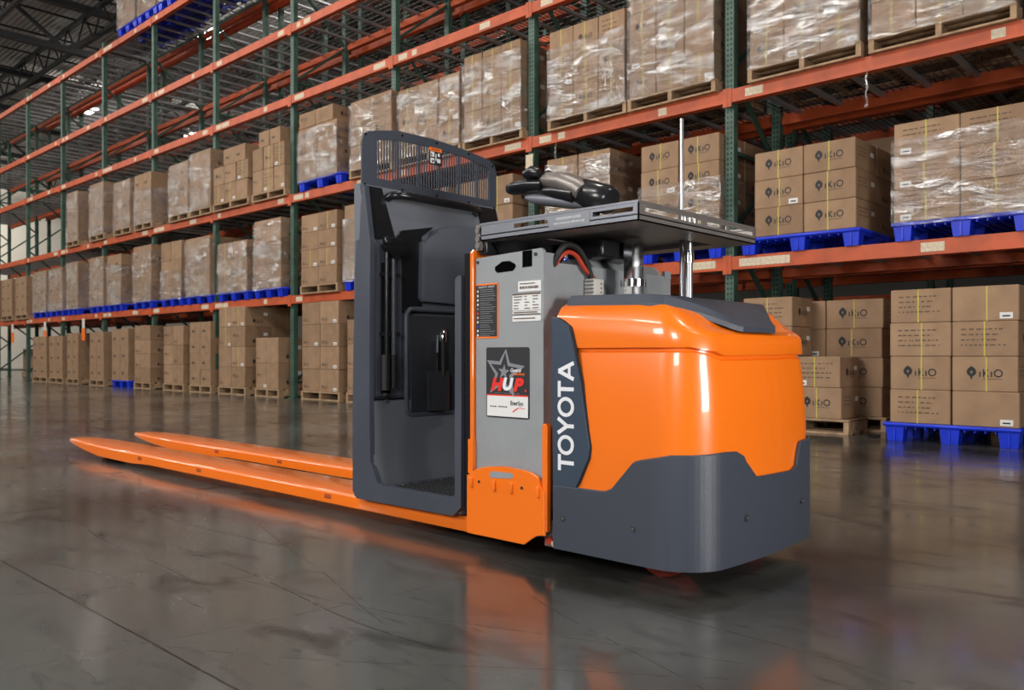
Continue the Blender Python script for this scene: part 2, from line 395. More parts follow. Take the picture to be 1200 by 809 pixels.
# roof steel: joists along the racks, girders across, bridging rods
def truss(name, a, b, zt, zb, step, wd, dw, label, cat, group):
    a = Vector(a); b = Vector(b); L = (b - a).length; d = (b - a) / L; mb = MB()
    for z, s in ((zt, 1.3), (zb, 1)): mb.bar((a.x, a.y, z), (b.x, b.y, z), wd * s, wd, 'truss_black')
    n = int(L / step)
    for i in range(n):
        p = a + d * (i * step); q = a + d * ((i + .5) * step); r = a + d * ((i + 1) * step)
        mb.bar((p.x, p.y, zt), (q.x, q.y, zb), dw, dw, 'truss_black'); mb.bar((q.x, q.y, zb), (r.x, r.y, zt), dw, dw, 'truss_black')
    o = mb.build(name, origin=(a.x, a.y, zb)); tag(o, label, kind='structure'); return o
for i, y in enumerate((2.2, 4.4, 6.6, 8.8, 11.0, 13.2, 15.4, 17.6, 20, 23)):
    truss('trim_%d' % (i + 1), (-48, y, 0), (8, y, 0), 10.15, 9.4, 1.3, .10, .035, 'black open web roof joist', 'roof joist', None)
for i, x in enumerate((-45, -37.5, -30.5, -23.5, -16.5, -9.5)):
    truss('trim_%d' % (i + 11), (x, -4, 0), (x, 31, 0), 9.95, 8.75, 3.4, .17, .09, 'black roof girder', 'girder', None)
mb = MB()
for x in [-46 + 1.9 * k for k in range(26)]: mb.bar((x, -4, 10.2), (x, 31, 10.2), .04, .05, 'truss_black')
tag(mb.build('trim_20'), 'thin black bridging rods under the roof', kind='structure')

# ------------------------------------------------------------------ pallet racks
PITCH = 2.55; X0 = -3.90
LV = [1.626, 3.227, 4.80, 5.93, 7.46]                # shelf heights (top of beams)
HT = 7.62
def build_post():
    mb = MB(); mb.box((-.045, -.04, 0), (.045, .04, HT), 'green_steel'); me = mb.mesh('post'); return me
POST = build_post()
def build_brace(depth):
    mb = MB(); z = .25; k = 0
    while z < HT - .9:
        a = (0, .04, z) if k % 2 == 0 else (0, depth - .04, z); b = (0, depth - .04, z + .8) if k % 2 == 0 else (0, .04, z + .8)
        mb.bar(a, b, .035, .035, 'brace_green')
        if k % 3 == 0: mb.bar((0, .04, z), (0, depth - .04, z), .035, .035, 'brace_green')
        z += .8; k += 1
    return mb.mesh('brace')
BRACE = build_brace(1.07)
def foot_mesh():
    mb = MB(); mb.box((-.07, -.08, 0), (.07, .08, .012), 'brace_green'); return mb.mesh('base_plate')
FOOT = foot_mesh()
def beam_mesh(seed):
    mb = MB(); h = PITCH / 2 - .001
    mb.box((-h, -.025, -.125), (h, .018, 0), 'rack_orange')
    mb.box((-h + .05, .018, -.125), (h - .05, .06, -.045), 'rack_orange')
    for s in (-1, 1):
        mb.box((min(s * h, s * (h - .045)), -.031, -.165), (max(s * h, s * (h - .045)), -.024, .012), 'rack_orange')
    return mb.mesh('beam')
BEAM = [beam_mesh(i) for i in range(1)]
def tag_mesh(wd):
    mb = MB(); mb.box((-wd / 2, -.0275, -.1), (wd / 2, -.0255, -.025), 'cream_tag'); return mb.mesh('label_sticker')
TAGM = [tag_mesh(.18), tag_mesh(.26), tag_mesh(.1)]
def deck_mesh():
    mb = MB(); h = PITCH / 2 - .05; D = 1.07
    x = -h
    while x <= h: mb.box((x - .003, -.03, -.008), (x + .003, D + .03, -.001), 'wire'); mb.box((x - .003, -.034, -.045), (x + .003, -.029, -.001), 'wire'); x += .062
    y = 0
    while y <= D: mb.box((-h, y - .003, -.014), (h, y + .003, -.008), 'wire'); y += .11
    for i in range(6):
        x = -h + .2 + i * (2 * h - .4) / 5
        mb.box((x - .022, .03, -.05), (x + .022, D - .03, -.016), 'deck_channel')
    return mb.mesh('wire_deck')
DECK = deck_mesh()
def link(me, name, parent, loc, rot=None):
    o = bpy.data.objects.new(name, me); COL.objects.link(o); o.parent = parent; o.location = loc
    if rot: o.rotation_euler = rot
    return o
def rack(y, k0, k1, label, group, levels=LV, deck=True, tags=True):
    org = Vector((X0 - PITCH * k1, y, 0)); r = empty('pallet_rack', org)
    tag(r, label, 'pallet rack', group)
    for k in range(k0, k1 + 1):
        x = X0 - PITCH * k - org.x
        f = link(BRACE, 'frame_brace', r, (x, 0, 0))
        link(POST, 'post', f, (0, .04, 0)); link(POST, 'post', f, (0, 1.03, 0)); link(FOOT, 'base_plate', f, (0, .04, 0)); link(FOOT, 'base_plate', f, (0, 1.03, 0))
    for k in range(k0 + 1, k1 + 1):
        xc = X0 - PITCH * (k - .5) - org.x
        for li, z in enumerate(levels):
            b = link(BEAM[0], 'beam', r, (xc, -.019, z)); link(BEAM[0], 'beam', r, (xc, 1.09, z), (0, 0, math.pi))
            if tags and k < 9:
                rn = random.Random(k * 13 + li)
                for sx in ((-1.0, 1.02) if (k + li) % 2 else (-1.02, -.78, .55)): link(TAGM[rn.randrange(3)], 'label_sticker', b, (sx, 0, 0))
            if deck: link(DECK, 'wire_deck', r, (xc, 0, z))
    return r
RA = 7.25
rack(RA, -2, 10, 'long green and orange pallet rack along the aisle, nearest behind the truck', 'pallet racks')
rack(RA + 1.32, -2, 9, 'second pallet rack standing back to back behind the front rack', 'pallet racks', tags=False)
rack(13.4, 0, 5, 'third pallet rack across the next aisle, seen through the shelves', 'pallet racks', tags=False)

# ------------------------------------------------------------------ cartons, pallets, film
def logo(mb, fr, x, y, h, ink='ink'):
    """lamp-leaf mark and the letters i k i o"""
    q = []
    # mark: pointed leaf with an inner window, and a stem
    o = [(.5, 1.35), (.15, 1.05), (.0, .7), (.08, .35), (.35, .12), (.5, -.3), (.65, .12), (.92, .35), (1.0, .7), (.85, 1.05)]
    i_ = [(.5, .95), (.36, .82), (.3, .62), (.34, .45), (.44, .36), (.5, .3), (.56, .36), (.66, .45), (.7, .62), (.64, .82)]
    o = [(.5 + (a - .5) * 1.22, .5 + (b_ - .5) * 1.15) for a, b_ in o]; i_ = [(.5 + (a - .5) * .8, .6 + (b_ - .6) * .7) for a, b_ in i_]
    n = len(o)
    for k in range(n): q.append([o[k], o[(k + 1) % n], i_[(k + 1) % n], i_[k]])
    q.append(rect2(.36, .5, .64, .58))
    X = 1.45
    q += [rect2(X, 0, X + .17, .72)]
    X = 1.9; q += [rect2(X, 0, X + .17, 1.05), stroke((X + .12, .42), (X + .6, .98), .17), stroke((X + .16, .5), (X + .66, .03), .17)]
    X = 2.85; q += [rect2(X, 0, X + .17, .72)]
    q += ring2(3.75, .5, .55, .38, 14, 1)
    q += [rect2(1.9, -.33, 4.2, -.27)]
    mb.quads(fr, [[(x + a * h, y + b * h) for a, b in p] for p in q], ink)
def lines(mb, fr, x, y, wd, h, rnd, ink='soft_ink', rows=4):
    q = []
    for r_ in range(rows):
        yy = y - r_ * h * 4.2; xx = x
        end = x + wd * rnd.uniform(.7, 1)
        while xx < end:
            l = rnd.uniform(.6, 2.6) * h * 1.6; q.append(rect2(xx, yy, min(xx + l, end), yy + h)); xx += l + h * rnd.uniform(.5, 2.2)
    mb.quads(fr, q, ink)
CM = {}
def carton_mesh(wd, dp, ht, style):
    key = (round(wd, 2), round(dp, 2), round(ht, 2), style)
    if key in CM: return CM[key]
    mb = MB(); rnd = random.Random(str(key))
    b = .006; s = .002
    mb.bbox((-wd / 2, -dp / 2, 0), (wd / 2, dp / 2, ht), 'cardboard', b, 1)
    mb.sm = [False] * len(mb.sm)
    e = .0012
    F = ((-wd / 2, -dp / 2 - e, 0), (1, 0, 0), (0, 0, 1))          # front face frame, 0..wd, 0..ht
    S = ((wd / 2 + e, -dp / 2, 0), (0, 1, 0), (0, 0, 1))           # right side
    if style[0] == 'L': logo(mb, F, wd * .24, ht * .42, min(wd * .125, ht * .22))
    if style[0] == 'l': logo(mb, F, wd * .1, ht * .16, min(wd * .07, ht * .12), 'soft_ink')
    if style[0] == 'm': logo(mb, F, wd * .12, ht * .5, min(wd * .1, ht * .17), 'soft_ink')
    if style[0] == 'T': lines(mb, F, wd * .14, ht * .76, wd * .72, ht * .036, rnd, rows=4)
    if style[0] in 'LT': logo(mb, S, dp * .3, ht * .4, min(dp * .1, ht * .18)) if style[0] == 'T' else lines(mb, S, dp * .12, ht * .7, dp * .5, ht * .03, rnd, rows=3)
    else: logo(mb, S, dp * .3, ht * .2, min(dp * .09, ht * .13))
    mb.quads(S, [rect2(dp * .7, ht * .55, dp * .86, ht * .7)], 'paper')
    me = mb.mesh('carton'); CM[key] = me; return me
def strap_mesh(wd, dp, ht, off):
    key = ('s', round(wd, 2), round(dp, 2), round(ht, 2), off)
    if key in CM: return CM[key]
    mb = MB(); e = .0022; x = wd * off; t = .005
    mb.box((x - t, -dp / 2 - e, -.0), (x + t, -dp / 2 + .001, ht + e), 'strap'); mb.box((x - t, -dp / 2 - e, ht - .001), (x + t, dp / 2, ht + e), 'strap')
    CM[key] = mb.mesh('packing_strap'); return CM[key]
def label_mesh(wd, dp, ht, a, b, w_, h_):
    key = ('l', round(wd, 2), round(dp, 2), round(ht, 2), a, b)
    if key in CM: return CM[key]
    mb = MB(); e = .002; F = ((-wd / 2, -dp / 2 - e - .0005, 0), (1, 0, 0), (0, 0, 1))
    x = wd * a; y = ht * b; mb.box((-wd / 2 + x, -dp / 2 - e, y), (-wd / 2 + x + w_, -dp / 2 - .0005, y + h_), 'paper')
    mb.quads(F, [rect2(x + w_ * .2, y + h_ * .3, x + w_ * .8, y + h_ * .55)], 'ink')
    CM[key] = mb.mesh('shipping_label'); return CM[key]

def pallet_wood(wd, dp):
    mb = MB(); n = 7; bw = .095
    for i in range(n):
        y = -dp / 2 + i * (dp - bw) / (n - 1); mb.bbox((-wd / 2, y, .108), (wd / 2, y + bw, .13), 'wood', .003, 1)
    for i in range(3):
        y = (-dp / 2, -bw / 2, dp / 2 - bw)[i]; mb.box((-wd / 2, y, 0), (wd / 2, y + bw, .018), 'wood')
    for x in (-wd / 2, -.022, wd / 2 - .044): mb.box((x, -dp / 2 + .003, .018), (x + .044, dp / 2 - .003, .108), 'wood')
    return mb.mesh('wooden_pallet')
def pallet_blue(wd, dp):
    mb = MB()
    mb.bbox((-wd / 2, -dp / 2, .12), (wd / 2, dp / 2, .15), 'blue_plastic', .006, 1)
    for i in range(14):
        x = -wd / 2 + .03 + i * (wd - .06) / 13; mb.box((x - .004, -dp / 2 + .02, .1), (x + .004, dp / 2 - .02, .121), 'blue_plastic')
    for ix in (-1, 0, 1):
        for iy in (-1, 0, 1):
            cx = ix * (wd / 2 - .085); cy = iy * (dp / 2 - .08); h = .072
            vs = [(cx + sx * h, cy + sy * h * .85, .125) for sx, sy in ((-1,-1),(1,-1),(1,1),(-1,1))] + [(cx + sx * h * .8, cy + sy * h * .68, 0) for sx, sy in ((-1,-1),(1,-1),(1,1),(-1,1))]
            mb.add(vs, [(0,4,5,1),(1,5,6,2),(2,6,7,3),(3,7,4,0),(4,7,6,5)], 'blue_plastic')
            if wd > .5:                                     # pocket rib on the leg
                mb.box((cx - .006, cy - h * .9, .01), (cx + .006, cy - h * .7, .12), 'blue_plastic')
    return mb.mesh('plastic_pallet')
PW = {}
def pallet(kind, x, y, z, wd, dp, label):
    k = (kind, round(wd, 2), round(dp, 2))
    if k not in PW: PW[k] = pallet_wood(wd, dp) if kind == 'w' else pallet_blue(wd, dp)
    o = bpy.data.objects.new('wooden_pallet' if kind == 'w' else 'plastic_pallet', PW[k]); COL.objects.link(o); o.location = (x, y, z)
    tag(o, label, 'pallet', 'wooden pallets in the rack' if kind == 'w' else 'blue plastic pallets in the rack'); return .13 if kind == 'w' else .15
def film_obj(x0, x1, y0, y1, z0, z1, label, seed):
    rnd = random.Random(seed); mb = MB(); e = .012
    x0 -= e; x1 += e; y0 -= e; y1 += e
    cx, cy = (x0 + x1) / 2, (y0 + y1) / 2
    nx, nz = 16, 18
    def side(p, q):
        vs = []; fs = []
        d = Vector((q[0] - p[0], q[1] - p[1], 0)); nrm = Vector((d.y, -d.x, 0)).normalized()
        for j in range(nz + 1):
            for i in range(nx + 1):
                t = i / nx; z = z0 + (z1 - z0) * j / nz; P = Vector((p[0], p[1], z)) + d * t
                edge = min(1, 6 * min(t, 1 - t))
                k = noise.noise(Vector((P.x * 3 + seed, P.y * 3, z * 11 + P.x * 3)))
                P += nrm * max(-.006, k * .016) * edge
                if j == nz: P.z += noise.noise(Vector((P.x * 5, P.y * 5, seed))) * .03
                vs.append(P)
        for j in range(nz):
            for i in range(nx): a = j * (nx + 1) + i; fs.append((a, a + 1, a + nx + 2, a + nx + 1))
        mb.add(vs, fs, 'stretch_film', True)
    side((x0, y0), (x1, y0)); side((x1, y0), (x1, y1)); side((x0, y1), (x0, y0))
    o = mb.build('stretch_film', origin=(cx, cy, z0)); tag(o, label, 'plastic film', 'stretch film around the pallet loads')

ORD = ['first', 'second', 'third', 'fourth', 'fifth', 'sixth', 'seventh', 'eighth', 'ninth', 'tenth', 'eleventh']
SHELF = {0: 'floor level', 1: 'first shelf', 2: 'second shelf', 5: 'top shelf'}
ROWN = {1: ['top'], 2: ['bottom', 'top'], 3: ['bottom', 'middle', 'top'], 4: ['bottom', 'second', 'third', 'top'], 5: ['bottom', 'second', 'third', 'fourth', 'top']}
COLN = {1: [''], 2: [' left', ' right'], 3: [' left', ' centre', ' right']}
BOXES = []       # every carton to be built: (distance, spec)
def load(k, pos, lv, x0, x1, ztop, rows, cols, pal='b', wrap=0, sty='L', y0=7.15, dp=1.02, jit=.01, full=False, zb=None, back=True, straps=True, palx=None):
    """a pallet load: k bay from right, pos 'left'/'right'; cartons in rows x cols, wrap = fraction of height wrapped"""
    base = 0 if lv == 0 else LV[{1: 0, 2: 1, 5: 4}[lv]] + .001
    where = '%s bay from right, %s' % (ORD[k], SHELF[lv])
    if lv == 0: base = .001
    if pal:
        wx0, wx1 = palx or (x0 - .02, x1 + .02)
        base += pallet(pal, (wx0 + wx1) / 2, y0 + dp / 2, base, round(wx1 - wx0, 2), dp, ('blue plastic' if pal == 'b' else 'wooden') + ' pallet under the %s load, %s' % (pos, where))
        base += .001
    if zb is not None: base = zb
    rnd = random.Random(k * 100 + lv * 10 + len(pos) + int(x0 * 10)); rh = (ztop - base) / rows; cw = (x1 - x0) / cols
    for r_ in range(rows):
        for c in range(cols):
            for b in ((0, 1) if back else (0,)):
                if b == 1 and not full and c != cols - 1 : continue
                d = dp / 2 if (back) else dp
                if b == 0 and back and not full and c != cols - 1: d = dp
                st = sty[(r_ * cols + c) % len(sty)]
                jx = rnd.uniform(-jit, jit) * (1 if c else .5)
                sh = (rnd.uniform(-1, 1) * .004)
                x = x0 + cw * (c + .5) + jx * .5; y = y0 + d / 2 + (dp / 2 if b else 0) + rnd.uniform(0, .006 if not b else .0)
                look = {'L': 'brown carton with black logo', 'T': 'brown carton with printed lines', 'P': 'plain brown carton', 'l': 'brown carton with small logo', 'm': 'brown carton with faint logo'}[st]
                if b: look = 'brown rear carton'
                lab = '%s, %s row%s, %s load, %s' % (look, ROWN[rows][r_], COLN[cols][c], pos, where)
                BOXES.append(dict(x=x, y=y, z=base + r_ * rh, w=cw - .008 - abs(jx), d=d - .008, h=rh - .0015, st=st, lab=lab, b=b, near=(k <= 2), k=k, rz=rnd.uniform(-.5, .5) * (.6 if wrap else 1),
                                  strap=straps and (st in 'LTm' or rnd.random() < .6), so=rnd.choice((0, -.03, .03)), lb=rnd.random()))
    if wrap:
        film_obj(x0 - .004, x1 + .004, y0 + .0, y0 + dp, base - .03, base + (ztop - base) * wrap, 'clear wrinkled stretch film around the %s load, %s' % (pos, where), k * 7 + lv * 3 + len(pos))

# bay 0 (first from right)
load(0, 'right', 0, -2.31, -1.40, 1.205, 4, 2, 'b', 0, 'TPLLTTTP', y0=6.9, full=True, palx=(-2.36, -1.39))
load(0, 'front', 0, -3.66, -2.78, .675, 2, 2, 'w', 0, 'LLTT', y0=7.13, dp=.45, back=False, palx=(-3.68, -2.72))
load(0, 'rear', 0, -3.64, -2.60, 1.195, 4, 2, 'w', 0, 'LLLL', y0=7.62, dp=.5, back=False)
load(0, 'raised', 0, -3.70, -3.22, 1.215, 2, 1, None, 0, 'TT', y0=7.13, dp=.45, back=False, zb=.678)
load(0, 'left', 1, -3.60, -2.66, 2.555, 3, 2, 'b', 0, 'LLLLLL', full=True, palx=(-3.75, -2.63))
load(0, 'right', 1, -2.36, -1.36, 2.59, 3, 2, 'b', .84, 'TTTTTT', full=True)
load(0, 'left', 2, -3.645, -2.644, 4.55, 4, 3, 'w', .98, 'LTLTLT', full=True)
load(0, 'right', 2, -2.545, -1.49, 4.5, 4, 3, 'w', .98, 'PTLLPT', full=True)
# bay 1
load(1, 'right', 1, -4.86, -3.95, 2.83, 4, 2, 'b', .6, 'LLLLLLLL', full=True)
load(1, 'left', 1, -6.13, -5.25, 2.9, 4, 2, 'b', .95, 'PlPPlP', full=True)
load(1, 'right', 2, -5.0, -4.02, 4.52, 4, 3, 'w', .97, 'LTPTLP', full=True)
load(1, 'left', 2, -6.1, -5.06, 4.34, 3, 3, 'w', .8, 'PLTPTL', full=True)
load(1, 'right', 0, -4.95, -4.0, 1.2, 3, 2, 'w', 0, 'LTTL')
# bay 2
load(2, 'right', 2, -7.5, -6.53, 4.40, 3, 3, 'w', .9, 'PLPTLPLTT', full=True)
load(2, 'left', 2, -8.78, -7.58, 4.26, 3, 3, 'w', .95, 'TPLLmP', jit=.03)
load(2, 'right', 1, -7.65, -6.66, 2.84, 3, 2, 'b', .3, 'PlPl')
load(2, 'left', 1, -8.9, -7.8, 2.84, 3, 2, 'b', 0, 'lmPl')
# bay 3
load(3, 'right', 2, -9.87, -8.93, 4.33, 3, 2, 'w', .95, 'LPTLPm')
load(3, 'left', 2, -11.22, -10.2, 4.18, 3, 2, 'b', .95, 'LTmPLT', palx=(-11.24, -10.1))
load(3, 'topmost', 2, -11.2, -10.3, 4.42, 1, 2, None, 0, 'mT', zb=4.183, dp=.5, back=False)
load(3, 'left', 1, -11.15, -10.2, 2.84, 4, 2, 'w', 0, 'llll')
load(3, 'right', 1, -10.02, -9.1, 2.86, 4, 2, 'b', .8, 'PPlP')
load(3, 'left', 0, -11.12, -10.15, 1.49, 4, 2, 'w', 0, 'llllll')
load(3, 'right', 0, -9.95, -9.1, 1.2, 3, 2, 'w', 0, 'llllll')
# bay 4
load(4, 'right', 2, -12.6, -11.62, 4.1, 2, 3, 'w', 0, 'mTmPLT', jit=.03)
load(4, 'upper', 2, -12.4, -11.75, 4.36, 1, 2, None, 0, 'mP', zb=4.104, dp=.6, back=False, jit=.05)
load(4, 'left', 2, -13.95, -12.75, 4.0, 2, 3, 'w', 0, 'PmPLmT', jit=.03)
load(4, 'topmost', 2, -13.6, -12.8, 4.28, 1, 2, None, 0, 'Pm', zb=4.004, dp=.6, back=False, jit=.06)
load(4, 'left', 1, -13.78, -12.78, 2.64, 3, 2, 'b', .97, 'PlPPl')
load(4, 'right', 1, -12.55, -11.72, 2.9, 3, 1, 'b', .97, 'PPl')
load(4, 'left', 0, -13.75, -12.85, 1.52, 4, 2, 'w', 0, 'lmPl')
load(4, 'right', 0, -12.5, -11.8, .97, 2, 2, 'w', 0, 'mPlP')
# bay 5
load(5, 'left', 2, -15.7, -14.92, 4.32, 3, 2, 'w', .98, 'PPlP')
load(5, 'right', 2, -14.85, -14.05, 4.4, 3, 2, 'w', .98, 'PPlP')
load(5, 'left', 1, -16.05, -15.2, 2.86, 3, 2, 'b', .5, 'lPlP')
load(5, 'right', 1, -15.0, -14.08, 2.84, 3, 2, 'b', .95, 'PlPP')
load(5, 'left', 0, -15.95, -15.12, 1.24, 3, 2, 'w', 0, 'mlml')
load(5, 'right', 0, -14.85, -14.05, 1.29, 4, 2, 'w', 0, 'llll')
load(5, 'left', 5, -16.2, -15.3, 8.9, 4, 2, 'b', .98, 'PPlP')
load(5, 'right', 5, -15.1, -14.1, 8.9, 4, 2, 'b', .98, 'PPlP')
# bay 6
load(6, 'left', 2, -18.35, -17.52, 4.36, 3, 2, 'w', .98, 'PPPl')
load(6, 'right', 2, -17.3, -16.5, 4.36, 3, 2, 'w', .7, 'mPml')
load(6, 'left', 1, -18.7, -17.95, 2.83, 3, 2, 'b', .8, 'lPlP')
load(6, 'right', 1, -17.35, -16.5, 2.9, 3, 2, 'b', .9, 'PlPP')
load(6, 'left', 0, -18.45, -17.6, 1.24, 3, 2, 'b', 0, 'mlml')
load(6, 'right', 0, -17.3, -16.55, 1.28, 4, 1, 'w', 0, 'llll')
load(6, 'left', 5, -18.15, -17.25, 8.7, 4, 2, 'b', .98, 'PPlP')
load(6, 'right', 5, -17.15, -16.3, 8.9, 4, 2, 'b', .98, 'PPlP')
# bays 7 to 10
for k, a, b, t2, t1, t0, lv2 in ((7, (-21.1, -20.4), (-19.7, -18.9), 4.5, 2.86, 1.2, 1), (8, (-23.5, -22.5), (-22.3, -21.4), 4.4, 2.8, 1.15, 0), (9, (-26.1, -25.2), (-24.9, -24.0), 4.4, 2.76, 1.2, 0), (10, (-28.7, -27.8), (-27.5, -26.6), 4.4, 2.8, 1.2, 0)):
    for pos, xx in (('left', a), ('right', b)):
        load(k, pos, 1, xx[0], xx[1], t1, 3, 2, 'b' if k < 9 else 'w', .97 if k < 9 else 0, 'lPmP')
        if k < 9: load(k, pos, 0, xx[0], xx[1], t0, 3, 2, 'w', 0, 'mlPl')
        if lv2: load(k, pos, 2, xx[0], xx[1], t2, 3, 2, 'w', .97, 'PPlP')

# the 300 cartons that show largest are things of their own; the rest of the far ones are one stack
for b in BOXES:
    d = .682 * -b['x'] + .7313 * b['y']
    hid = (b['b'] == 1)
    b['rank'] = b['w'] * b['h'] / d ** 2 * (.35 if hid else 1)
BOXES.sort(key=lambda b: -b['rank'])
for b in BOXES[:300]:
    me = carton_mesh(b['w'], b['d'], b['h'], b['st'] if not b['b'] else 'P')
    b['lab'] = b['lab'].replace(' bay from right', ' bay') if len(b['lab'].split()) > 16 else b['lab']
    o = bpy.data.objects.new('carton', me); COL.objects.link(o); o.location = (b['x'], b['y'], b['z']); o.rotation_euler = (0, 0, R(b['rz'] * .5))
    tag(o, b['lab'], 'carton', 'cartons on the pallet racks')
    if not b['b'] and b['k'] <= 4:
        if b['strap'] and (b['k'] <= 2 or b['lb'] < .45):
            s = bpy.data.objects.new('packing_strap', strap_mesh(b['w'], b['d'], b['h'], b['so'])); COL.objects.link(s); s.parent = o
        if b['lb'] < (.55 if b['st'] in 'TPlm' else .2):
            s = bpy.data.objects.new('shipping_label', label_mesh(b['w'], b['d'], b['h'], .1 if b['st'] == 'T' else .72, .06, .085, .045)); COL.objects.link(s); s.parent = o
mb = MB()
def stuff_box(x, y, z, w_, d, h):
    mb.box((x - w_ / 2, y - d / 2, z), (x + w_ / 2, y + d / 2, z + h), 'cardboard')
for b in BOXES[300:]:
    stuff_box(b['x'], b['y'], b['z'], b['w'], b['d'], b['h'])
    mb.quads(((b['x'] - b['w'] / 2, b['y'] - b['d'] / 2 - .002, b['z']), (1, 0, 0), (0, 0, 1)), [rect2(b['w'] * .2, b['h'] * .35, b['w'] * .5, b['h'] * .5)], 'soft_ink')
tag(mb.build('carton_stacks'), 'small distant brown cartons stacked at the far end of the front rack', 'cartons', kind='stuff')
mb = MB(); rnd = random.Random(3)
for k in range(0, 10):
    for s in (0, 1):
        xa = X0 - PITCH * k + .12 + s * 1.24 - (0 if k >= 0 else 0) if False else X0 - PITCH * (k + 1 - (1 if k == 0 else 0)) + .12 + s * 1.22
        for lv, z in ((0, .14), (1, LV[0] + .14), (2, LV[1] + .14)):
            if (lv == 2 and (k > 5 or rnd.random() < .45)) or (k > 6 and lv == 1 and rnd.random() < .5): continue
            rows = 3 if lv else 2
            for r_ in range(rows):
                for c in range(2): stuff_box(xa + .25 + c * .5, 8.62 + .5, z + r_ * .37, .485, .98, .365)
            mb.box((xa, 8.6, z - .14), (xa + 1, 9.6, z - .002), 'wood')
tag(mb.build('carton_stacks'), 'dim brown cartons and pallets stored on the second rack, behind the front loads', 'cartons', kind='stuff')
# the bay at the right end, k = -1 side
# ------------------------------------------------------------------ high bay lamps
def lamp_mesh():
    mb = MB(); mb.box((-.6, -.16, .0), (.6, .16, .08), 'fixture'); mb.box((-.6, -.2, -.03), (.6, .2, .0), 'fixture'); return mb.mesh('high_bay_lamp')
def lens_mesh():
    mb = MB(); mb.box((-.57, -.17, -.045), (.57, .17, -.03), 'lamp_lens'); return mb.mesh('lamp_lens')
LMP = lamp_mesh(); LENS = lens_mesh()
def chain_mesh():
    mb = MB()
    for x in (-.5, .5): mb.bar((x, 0, .08), (x, 0, .85), .012, .012, 'fixture')
    return mb.mesh('hanger')
CH = chain_mesh()
def high_bay(x, y, z, power, label):
    o = bpy.data.objects.new('high_bay_lamp', LMP); COL.objects.link(o); o.location = (x, y, z); tag(o, label, 'ceiling lamp', 'high bay lamps')
    for me, n in ((LENS, 'lamp_lens'), (CH, 'hanger')):
        c = bpy.data.objects.new(n, me); COL.objects.link(c); c.parent = o
    l = bpy.data.lights.new('lamp_light', 'AREA'); l.shape = 'RECTANGLE'; l.size = 1.1; l.size_y = .35; l.energy = power; l.color = (1, .95, .88)
    u = bpy.data.lights.new('lamp_uplight', 'POINT'); u.energy = power * .45; u.shadow_soft_size = .15; u.color = (1, .95, .88)
    uo = bpy.data.objects.new('lamp_uplight', u); COL.objects.link(uo); uo.parent = o; uo.location = (0, 0, .28)
    lo = bpy.data.objects.new('lamp_light', l); COL.objects.link(lo); lo.parent = o; lo.location = (0, 0, -.06)
for i, x in enumerate((-34, -28, -22, -16, -10, -4, 2)):
    high_bay(x, 3.6, 9.35, 95, 'high bay lamp hanging over the front aisle, %s from the right' % ORD[6 - i])
for i, x in enumerate((-31, -21.2, -11.4)):
    high_bay(x, 11.2 if i != 1 else 10.77, 9.35, 130, 'bright high bay lamp over the aisle behind the racks, %s from the right' % ORD[2 - i])
high_bay(-31.2, 15.2, 9.35, 110, 'distant high bay lamp seen small between the shelves')

# ------------------------------------------------------------------ the pallet truck
T = empty('pallet_truck', (-1.7, 2.48, 0))
tag(T, 'orange and dark grey ride-on pallet truck with long forks parked on the concrete floor', 'pallet truck')
YN, YF = 2.065, 2.90

# forks
for (ya, yb, tip) in ((2.11, 2.37, -6.42), (2.60, 2.86, -6.50)):
    mb = MB(); fz = .095
    xs = [tip, tip + .06, tip + .22, tip + .50, -5.66, -5.15, -4.9, -2.1]
    yin = [.09, .065, .035, .01, 0, 0, 0, 0]; zb = [.080, .074, .064, .046, .028, .028, .04, .04]; zt = [.089, .094, fz + .002, fz + .002, fz, fz, fz, fz]
    vs = []; n = len(xs)
    prof = lambda a, b, z0, z1: [(a, z0), (a, z1 - min(.014, (z1 - z0) * .6)), (a + .004, z1 - min(.005, (z1 - z0) * .3)), (a + .014, z1), (b - .014, z1), (b - .004, z1 - min(.005, (z1 - z0) * .3)), (b, z1 - min(.014, (z1 - z0) * .6)), (b, z0)]
    for i in range(n):
        for (y, z) in prof(ya + yin[i], yb - yin[i], zb[i], zt[i]): vs.append((xs[i], y, z))
    fs = []
    for i in range(n - 1):
        for k in range(8): a = i * 8 + k; b = i * 8 + (k + 1) % 8; fs.append((a, b, b + 8, a + 8))
    fs += [list(range(8))[::-1], [(n - 1) * 8 + k for k in range(8)]]
    mb.add(vs, fs, 'orange_paint')
    o = mb.build('fork', T); smooth_angle(o, 50)
    w_ = MB(); w_.tube([(-5.75, (ya + yb) / 2 - .06, .043), (-5.75, (ya + yb) / 2 + .06, .043)], .043, 'red_rubber', 20); w_.build('load_wheel', T)
    for x in (-5.05, -3.1, -4.3):
        d = MB(); d.box((x, ya - .001, .058), (x + .05, ya + .001, .078), 'rack_orange'); d.box((x + .004, ya - .002, .062), (x + .046, ya + .001, .064), 'ink'); d.build('fork_marking', o)
mb = MB(); mb.bbox((-2.845, 2.098, .041), (-2.11, 2.87, .100), 'orange_paint', .006); mb.box((-2.11, 2.12, .07), (-1.80, 2.86, .10), 'ink'); mb.build('chassis', T)

